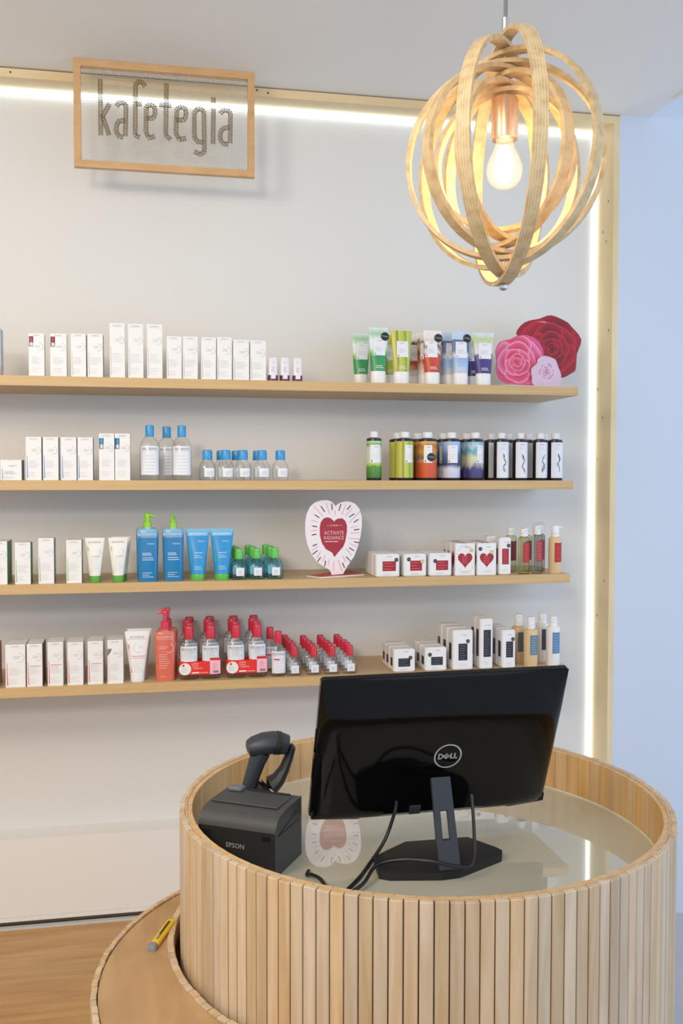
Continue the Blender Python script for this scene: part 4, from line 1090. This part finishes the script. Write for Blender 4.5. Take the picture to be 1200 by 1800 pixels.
g = G(); g.loft([(-.030, .006, .006, 2), (-.026, .012, .012, 2), (-.004, .0155, .0155, 2), (.014, .012, .012, 2), (.024, .007, .007, 2)], emit('filament_glow', (255, 232, 196), 16), 16); g.build('filament', bu)
pl = bpy.data.lights.new('bulb_light', 'POINT'); pl.energy = 4; pl.color = (1, .74, .44); pl.shadow_soft_size = .012
po = bpy.data.objects.new('bulb_light', pl); COL.objects.link(po); po.parent = t; po.location = (0, 0, -.034)

# ------------------------------------------------------------------ round counter and lower desk
CX, CY, CR = .515, 1.80, .476
ZR, ZT = 1.0916, 1.0
t = thing('round_counter', (CX, CY, FLOOR), 'round shop counter clad in upright pale wood slats', 'counter')
H = ZR-FLOOR
def tubewall(r0, r1, z0, z1, mat, n=96):
    g = G(); vs_ = []; fs = []
    for i in range(n):
        a = 2*PI*i/n
        for r, z in ((r0, z0), (r1, z0), (r1, z1), (r0, z1)):
            vs_.append((r*math.cos(a), r*math.sin(a), z))
    for i in range(n):
        j = (i+1) % n
        for k in range(4):
            fs.append((4*i+k, 4*j+k, 4*j+(k+1) % 4, 4*i+(k+1) % 4))
    g.add(vs_, fs, mat)
    return g
tubewall(.4625, .4660, 0, H-.0025, m_core).build('core', t)
g = tubewall(.4622, .4662, H-.0024, H-.0004, m_slat); g.build('rim_cap', t)
NS = 130
wd = 2*PI*.471/NS
slat0 = None
for i in range(NS):
    a = 2*PI*i/NS
    if slat0 is None:
        g = G(); hw_ = wd/2-.0009; b = .0012; r0, r1 = -.0045, .0055
        P = [(r0, -hw_*.985), (r1-b, -hw_), (r1, -hw_+b), (r1, hw_-b), (r1-b, hw_), (r0, hw_*.985)]
        vs_ = [(x, y, 0) for x, y in P]+[(x, y, H-b) for x, y in P]+[(x-(b if k in (1, 2, 3, 4) else -b)*.6, y*.96, H) for k, (x, y) in enumerate(P)]
        fs = [tuple(range(5, -1, -1)), tuple(range(12, 18))]+[(r*6+k, r*6+(k+1) % 6, r*6+6+(k+1) % 6, r*6+6+k) for r in (0, 1) for k in range(6)]
        g.add(vs_, fs, m_slat); o = g.build('slat', t, smooth=False); slat0 = o
    else:
        o = slat0.copy(); COL.objects.link(o)
    o.parent = t
    o.rotation_euler = (0, 0, a)
    rr = .4705+random.uniform(-.0006, .0006)
    o.location = (rr*math.cos(a), rr*math.sin(a), random.uniform(-.0012, .0008))
NI = 88
wi = 2*PI*.457/NI
in0 = None
for i in range(NI):
    a = 2*PI*(i+.3)/NI
    if in0 is None:
        g = G(); g.box(-.005, .005, -wi/2+.0004, wi/2-.0004, 0, ZR-ZT+.012, m_slat_in, .0008); o = g.build('inner_slat', t, smooth=False); in0 = o
    else:
        o = in0.copy(); COL.objects.link(o)
    o.parent = t; o.rotation_euler = (0, 0, a); o.location = (.4572*math.cos(a), .4572*math.sin(a), ZT-FLOOR-.0135)
m_top, b_ = base('glass_worktop', (188, 185, 168), .025)
b_.inputs['IOR'].default_value = 1.75
b_.inputs['Coat Weight'].default_value = .6; b_.inputs['Coat IOR'].default_value = 1.6; b_.inputs['Coat Roughness'].default_value = .01
g = G(); g.loft([(ZT-FLOOR-.014, .4515, .4515, 2), (ZT-FLOOR, .4515, .4515, 2)], m_top, 96); g.build('worktop', t)
g = tubewall(.4505, .4518, ZT-FLOOR+.0002, ZT-FLOOR+.003, M((230, 226, 200), .2)); g.build('glass_edge', t)

# lower crescent desk hugging the counter
DX, DY, DR, DZ = .40, 1.66, .517, .835
t = thing('low_desk', (DX, DY, FLOOR), 'lower crescent shaped wooden desk wrapped round the left of counter', 'desk')
hc = (CX-DX, CY-DY)
def outside(a, r=DR, m=.488):
    return math.hypot(r*math.cos(a)-hc[0], r*math.sin(a)-hc[1]) > m
NA = 720
ang = [2*PI*i/NA for i in range(NA) if outside(2*PI*i/NA, DR-.012) and i/NA < .80]
angs = sorted(ang)
outer = [((DR-.0125)*math.cos(a), (DR-.0125)*math.sin(a)) for a in angs[::6]+[angs[-1]]]
RI = .487
inn = []
for i in range(240):
    a = 2*PI*i/240
    x, y = hc[0]+RI*math.cos(a), hc[1]+RI*math.sin(a)
    if math.hypot(x, y) < DR-.0125 and i/240 < .80:
        inn.append((math.atan2(y-hc[1], x-hc[0]) % (2*PI), x, y))
inn.sort()
g = G()
TOPZ = DZ-FLOOR
ol = outer; il = [(x, y) for _, x, y in inn]
if math.dist(ol[-1], il[-1]) > math.dist(ol[-1], il[0]):
    il = il[::-1]
poly = ol+il[::-1]
g.slab(poly, TOPZ-.03, TOPZ, m_desk); g.build('desk_top', t, smooth=False)
ND = 148; wdk = 2*PI*(DR-.005)/ND; s0 = None
for i in range(ND):
    a = 2*PI*i/ND
    if not outside(a, DR-.006, .494) or i/ND > .80:
        continue
    if s0 is None:
        g = G(); g.box(-.005, .005, -wdk/2+.0007, wdk/2-.0007, 0, TOPZ+.004, m_slat, .001); o = g.build('slat', t, smooth=False); s0 = o
    else:
        o = s0.copy(); COL.objects.link(o)
    rr = DR-.0062+random.uniform(-.0006, .001)
    o.parent = t; o.rotation_euler = (0, 0, a); o.location = (rr*math.cos(a), rr*math.sin(a), random.uniform(-.001, .0012))
b0 = None; NB = 130
for i in range(NB):
    a = 2*PI*i/NB
    x, y = hc[0]+.4935*math.cos(a), hc[1]+.4935*math.sin(a)
    if math.hypot(x, y) > DR-.024 or i/NB > .80:
        continue
    if b0 is None:
        g = G(); g.box(-.006, .006, -.0112, .0112, 0, .0045, m_slat, .0008); o = g.build('edge_block', t, smooth=False); b0 = o
    else:
        o = b0.copy(); COL.objects.link(o)
    o.parent = t; o.rotation_euler = (0, 0, a); rr = .494+random.uniform(-.0012, .0012)
    o.location = (hc[0]+rr*math.cos(a), hc[1]+rr*math.sin(a), TOPZ+random.uniform(-.0006, .0))

# craft knife on the low desk
t = thing('craft_knife', (.0045, 1.834, DZ), 'yellow craft knife with grey end lying on the low desk', 'knife', rz=math.atan2(.095, .035))
g = G(); g.box(-.044, .056, -.0085, .0085, 0, .0105, M((238, 196, 20), .35), .003); o = g.build('handle', t, smooth=False)
g = G(); g.box(-.028, .044, -.0026, .0026, .0101, .0112, M((70, 62, 44), .6)); g.build('blade_slot', o, smooth=False)
g = G(); g.box(-.030, -.012, -.0022, .0022, .0106, .0124, M((150, 152, 154), .4), .0006); g.build('slider', t, smooth=False)
g = G(); g.loft([(0.0002, .009, .0088, 3, -.049, 0), (.008, .009, .0088, 3, -.049, 0), (.0112, .0075, .0072, 3, -.049, 0)], M((132, 136, 146), .45), 16); g.build('end_cap', t)

# ------------------------------------------------------------------ computer monitor, seen from behind
t = thing('computer_monitor', (.515, 1.70, ZT), 'black computer monitor seen from behind on the glass counter top', 'monitor')
m_gloss, b_ = base('piano_black', (7, 7, 8), .07); b_.inputs['IOR'].default_value = 1.36
m_matte = M((26, 27, 30), .55)
m_stand = M((44, 48, 56), .45)
W, HH = .4849, .3133
mloc = Vector((.5285, 1.741, 1.2119)); myaw, mtilt = .0411, .3844
u = Vector((math.cos(myaw), math.sin(myaw), 0)); nn = Vector((math.sin(myaw), -math.cos(myaw), 0))
upm = Vector((0, 0, 1))*math.cos(mtilt)+nn*math.sin(mtilt)
back = -(u.cross(upm))            # local +y points to the screen side
R3 = Matrix((u, upm.cross(u), upm)).transposed()
mat4 = Matrix.Translation(mloc-Vector((.515, 1.70, ZT))) @ R3.to_4x4()
ax = Matrix.Rotation(0, 4, 'X')
g = G()
poly = [(-W/2, -HH/2+.004), (-W/2+.004, -HH/2), (-.150, -HH/2-.004), (-.130, -HH/2+.003), (.145, -HH/2+.003), (.165, -HH/2-.004), (W/2-.004, -HH/2), (W/2, -HH/2+.004), (W/2, HH/2-.004), (W/2-.004, HH/2), (-W/2+.004, HH/2), (-W/2, HH/2-.004)]
g.prism(poly, .0, .011, m_gloss); 
for tab in ([(-W/2+.002, -HH/2+.003), (-.154, -HH/2-.005), (-.146, -HH/2-.005), (-.126, -HH/2+.006), (-.126, -HH/2+.02), (-W/2+.002, -HH/2+.02)],
            [(W/2-.002, -HH/2+.003), (.172, -HH/2-.005), (.163, -HH/2-.005), (.143, -HH/2+.006), (.143, -HH/2+.02), (W/2-.002, -HH/2+.02)]):
    g.prism(tab, -.011, .0, m_gloss)
sh = g.build('back_cover', t, smooth=False); sh.matrix_local = mat4
sgn = -1
g = G(); nu, nv = 32, 24; vs_ = []; fs = []
def hump(x, z):
    a = 1-abs(x/(W/2))**6
    top = min(1, (HH/2-z)/(HH*.30)); top = top*top*(3-2*top)
    bot = min(1, (z+HH/2+.004)/.02)
    return -.0005-.030*a**.5*(.15*min(1, (HH/2-z)/.01)+.85*top)*max(0, bot)**.5
for j in range(nv+1):
    z = -HH/2+.006+(HH-.0065)*j/nv
    for i in range(nu+1):
        x = (-W/2+.0005)+(W-.001)*(1-math.cos(PI*i/nu))/2
        vs_.append((x, hump(x, z), z))
for j in range(nv):
    for i in range(nu):
        q = j*(nu+1)+i; fs.append((q, q+1, q+nu+2, q+nu+1))
# closed back rim so the shell has thickness
g.add(vs_, fs, m_gloss)
o = g.build('back_shell', t); o.matrix_local = mat4
g = G(); g.box(-W/2+.006, W/2-.006, .0112, .0118, -HH/2+.014, HH/2-.006, M((6, 6, 8), .15)); o = g.build('screen', t, smooth=False); o.matrix_local = mat4
g = G(); yl = lambda a, b: hump(a, b)-.0007
ml = M((196, 198, 202), .35, Metallic=.5)
lx, lz = .010, -.008
g.ring(lx, lz, .0262, .0030, ml, yl, n=40)
def stroke(x0, z0, x1, z1, wd):
    dx, dz = x1-x0, z1-z0; l = math.hypot(dx, dz); nx, nz = -dz/l*wd/2, dx/l*wd/2
    g.poly([(lx+x0+nx, lz+z0+nz), (lx+x0-nx, lz+z0-nz), (lx+x1-nx, lz+z1-nz), (lx+x1+nx, lz+z1+nz)], ml, yl)
sw = .0026
stroke(-.0182, -.0062, -.0182, .0062, sw); stroke(-.0190, .0052, -.0140, .0052, sw); stroke(-.0190, -.0052, -.0140, -.0052, sw); stroke(-.0145, .0058, -.0098, .0015, sw); stroke(-.0145, -.0058, -.0098, -.0015, sw); stroke(-.0102, .0026, -.0102, -.0026, sw)
for k in range(3):      # tilted E
    stroke(-.0085+.0030*k, -.0006-.0026*k+.0010, -.0015+.0030*k, .0052-.0026*k+.0008, .0021)
stroke(-.0090, .0002, -.0022, -.0062, .0024)
stroke(.0062, -.0062, .0062, .0062, sw); stroke(.0052, -.0052, .0116, -.0052, sw); stroke(.0136, -.0062, .0136, .0062, sw); stroke(.0126, -.0052, .0190, -.0052, sw)
o = g.build('logo', t, smooth=False); o.matrix_local = mat4; o['label'] = 'silver ring logo'
g = G(); g.box(-.052, -.030, hump(-.04, -.125)-.004, hump(-.04, -.125)+.001, -.140, -.122, M((60, 66, 72), .4)); o = g.build('cable_plug', t, smooth=False); o.matrix_local = mat4
# stand: base plate and slotted neck
g = G()
g.slab([(.393-.515, 1.706-1.70), (.388-.515, 1.640-1.70), (.405-.515, 1.628-1.70), (.497-.515, 1.612-1.70), (.533-.515, 1.616-1.70), (.632-.515, 1.672-1.70), (.640-.515, 1.690-1.70), (.634-.515, 1.706-1.70), (.597-.515, 1.766-1.70), (.470-.515, 1.766-1.70)], 0, .014, m_matte)
g.build('stand_base', t, smooth=False)
g = G()
nb = Vector((.515, 1.618, 1.0)); nt_ = Vector((.5245, 1.7165, 1.152))
d = nt_-nb; sd = Vector((1, .04, 0)).normalized(); nv_ = sd.cross(d).normalized()
def np_(s, v, dep):
    p = nb+d*v+sd*s+nv_*dep-Vector((.515, 1.70, ZT)); return tuple(p)
hw0, hw1 = .0185, .0205
def bar(s0, s1, s2, s3, v0, v1):   # s0,s1 at v0; s2,s3 at v1
    vs_ = [np_(s0, v0, -.004), np_(s1, v0, -.004), np_(s1, v0, .004), np_(s0, v0, .004), np_(s2, v1, -.004), np_(s3, v1, -.004), np_(s3, v1, .004), np_(s2, v1, .004)]
    g.add(vs_, [(3, 2, 1, 0), (4, 5, 6, 7), (0, 1, 5, 4), (1, 2, 6, 5), (2, 3, 7, 6), (3, 0, 4, 7)], m_stand)
bar(-.0205, .0205, -.0200, .0200, 0.0, .36)
bar(-.0200, -.0080, -.0195, -.0075, .36, .66); bar(.0065, .0200, .0065, .0195, .36, .66)
bar(-.0195, .0195, -.0190, .0190, .66, 1.0)
g.build('neck', t, smooth=False)

# ------------------------------------------------------------------ receipt printer
t = thing('receipt_printer', (.170, 1.767, ZT), 'dark grey receipt printer on the left of the glass top', 'printer', rz=-.545)
Wp, Dp, Hp = .156, .121, .112
m_pr = M((64, 63, 62), .55); m_prf = M((30, 30, 32), .45)
g = G()
prof = [(-Dp/2, 0), (Dp/2, 0), (Dp/2, Hp), (-Dp/2+.045, Hp-.001), (-Dp/2+.018, Hp-.006), (-Dp/2+.006, Hp-.014), (-Dp/2, Hp-.026)]
n = len(prof)
vs_ = [(-Wp/2, y, z) for y, z in prof]+[(Wp/2, y, z) for y, z in prof]
g.add(vs_, [tuple(range(n-1, -1, -1)), tuple(range(n, 2*n))]+[(i, (i+1) % n, n+(i+1) % n, n+i) for i in range(n)], m_pr)
g.build('body', t)
g = G(); g.box(-Wp/2+.001, Wp/2-.001, -Dp/2-.0012, -Dp/2, .002, Hp-.031, m_prf); o = g.build('front_panel', t, smooth=False)
g = G(); g.box(-Wp/2+.008, -Wp/2+.026, -Dp/2-.0022, -Dp/2-.001, Hp-.046, Hp-.038, M((18, 18, 19), .4)); g.box(Wp/2-.026, Wp/2-.010, -Dp/2-.0022, -Dp/2-.001, Hp-.046, Hp-.038, M((12, 12, 13), .3)); g.build('button', t, smooth=False)
g = G(); g.text('EPSON', -.002, Hp-.066, .0086, M((160, 160, 162), .4), lambda a, b: -Dp/2-.0016, maxw=.036); g.build('lettering', t, smooth=False)
g = G()
g.box(-Wp/2+.006, Wp/2-.014, -Dp/2+.040, Dp/2-.012, Hp-.0008, Hp+.0022, M((64, 64, 66), .5), .001); g.build('paper_cover', t, smooth=False)
g = G(); g.box(-Wp/2+.012, -Wp/2+.040, Dp/2-.026, Dp/2-.004, Hp+.0022, Hp+.010, M((106, 108, 114), .5), .002); g.build('open_lever', t, smooth=False)
g = G(); g.box(-Wp/2+.046, Wp/2-.02, Dp/2-.011, Dp/2-.006, Hp, Hp+.004, M((36, 36, 38), .5)); g.build('tear_bar', t, smooth=False)
g = G(); g.box(Wp/2-.0004, Wp/2+.0008, -Dp/2+.012, Dp/2-.012, Hp-.040, Hp-.0385, M((26, 26, 27), .6)); g.add([(Wp/2+.0007, -Dp/2+.012, Hp-.0395), (Wp/2+.0007, Dp/2-.020, Hp-.020), (Wp/2+.0007, Dp/2-.020, Hp-.018), (Wp/2+.0007, -Dp/2+.012, Hp-.037)], [(0, 1, 2, 3)], M((26, 26, 27), .6)); g.build('seam', t, smooth=False)

# ------------------------------------------------------------------ barcode scanner resting in its stand
KS = 1.9/1.86
sx, sy = .205, 1.90
def sp_(X, Z, y=0):
    return (X*KS-sx, y, 1.725-(1.725-Z)*KS-ZT)
m_sc = M((46, 52, 60), .42); m_sb = M((30, 32, 35), .5)
t = thing('scanner_stand', (sx, sy, ZT), 'dark looped stand behind the printer cradling the scanner', 'stand')
g = G(); g.loft([(0, .040, .036, 2.4), (.006, .040, .036, 2.4), (.012, .026, .022, 2.2), (.020, .015, .014, 2)], m_sb, 24); g.build('base', t)
g = G(); g.sweep([(.002, 0, .018), (.001, 0, .05), sp_(.198, 1.100), sp_(.205, 1.109)], [.014, .013, .018, .018], m_sb, 14); g.build('column', t)
g = G(); g.sweep([sp_(.205, 1.104), sp_(.220, 1.110), sp_(.234, 1.122), sp_(.246, 1.142), sp_(.255, 1.165), sp_(.2605, 1.184), sp_(.2600, 1.190)], [.020, .0185, .0145, .0110, .0095, .0085, .004], m_sb, 12, flat=1.5, side=(1, 0, .4)); g.build('arm', t)
t = thing('barcode_scanner', (sx, sy, ZT), 'handheld barcode scanner resting head up in the looped stand', 'scanner')
g = G(); g.sweep([sp_(.1705, 1.1855), sp_(.174, 1.1865), sp_(.185, 1.189), sp_(.205, 1.194), sp_(.225, 1.1955), sp_(.240, 1.1930), sp_(.2515, 1.1895), sp_(.2535, 1.189)], [.006, .0155, .0205, .0225, .0225, .0215, .0195, .010], m_sc, 18, flat=1.25, side=(0, 0, 1)); g.build('head', t)
g = G(); g.sweep([sp_(.200, 1.178), sp_(.192, 1.160), sp_(.1835, 1.135), sp_(.176, 1.110), sp_(.172, 1.092), sp_(.171, 1.088)], [.0195, .0175, .0160, .0155, .0160, .010], m_sc, 16, flat=1.05, side=(1, 0, 0)); g.build('handle', t)
g = G(); g.sweep([sp_(.225, 1.196), sp_(.2285, 1.1945), sp_(.239, 1.1935)], [.0236, .0238, .0228], m_sb, 18, flat=1.22, side=(0, 0, 1)); g.build('band', t)
g = G(); g.sweep([sp_(.205, 1.172, 0), sp_(.2065, 1.160, 0), sp_(.2015, 1.150, 0)], [.006, .005, .003], m_sb, 8); g.build('trigger', t)

# ------------------------------------------------------------------ cables
m_cab = M((18, 18, 20), .45)
def cable(pts, r, label):
    P = [Vector(p) for p in pts]; out = []
    for i in range(len(P)-1):
        p0, p1, p2, p3 = P[max(i-1, 0)], P[i], P[i+1], P[min(i+2, len(P)-1)]
        for k in range(8):
            s = k/8
            out.append(.5*((2*p1)+(-p0+p2)*s+(2*p0-5*p1+4*p2-p3)*s*s+(-p0+3*p1-3*p2+p3)*s**3))
    out.append(P[-1])
    g = G(); g.sweep(out, r, m_cab, 8)
    tag(g.build('power_cable'), label, 'cable', 'black cables on the counter')
cable([(.445, 1.738, 1.105), (.441, 1.735, 1.085), (.420, 1.728, 1.035), (.382, 1.695, 1.0045), (.350, 1.640, 1.0035), (.315, 1.590, 1.0035), (.275, 1.535, 1.0035)], .0034, 'black cable hanging from the left of the monitor back')
cable([(.578, 1.690, 1.125), (.574, 1.665, 1.085), (.562, 1.625, 1.040), (.545, 1.604, 1.026), (.515, 1.600, 1.030), (.475, 1.610, 1.038), (.430, 1.640, 1.032), (.386, 1.648, 1.022), (.352, 1.605, 1.010), (.318, 1.575, 1.0038), (.290, 1.520, 1.0038)], .0034, 'black cable looping in front of the monitor neck')
cable([(.268, 1.690, 1.0035), (.262, 1.672, 1.0045), (.268, 1.655, 1.011), (.280, 1.630, 1.012), (.288, 1.600, 1.0036)], .0034, 'short black cable loop at the corner of the printer')
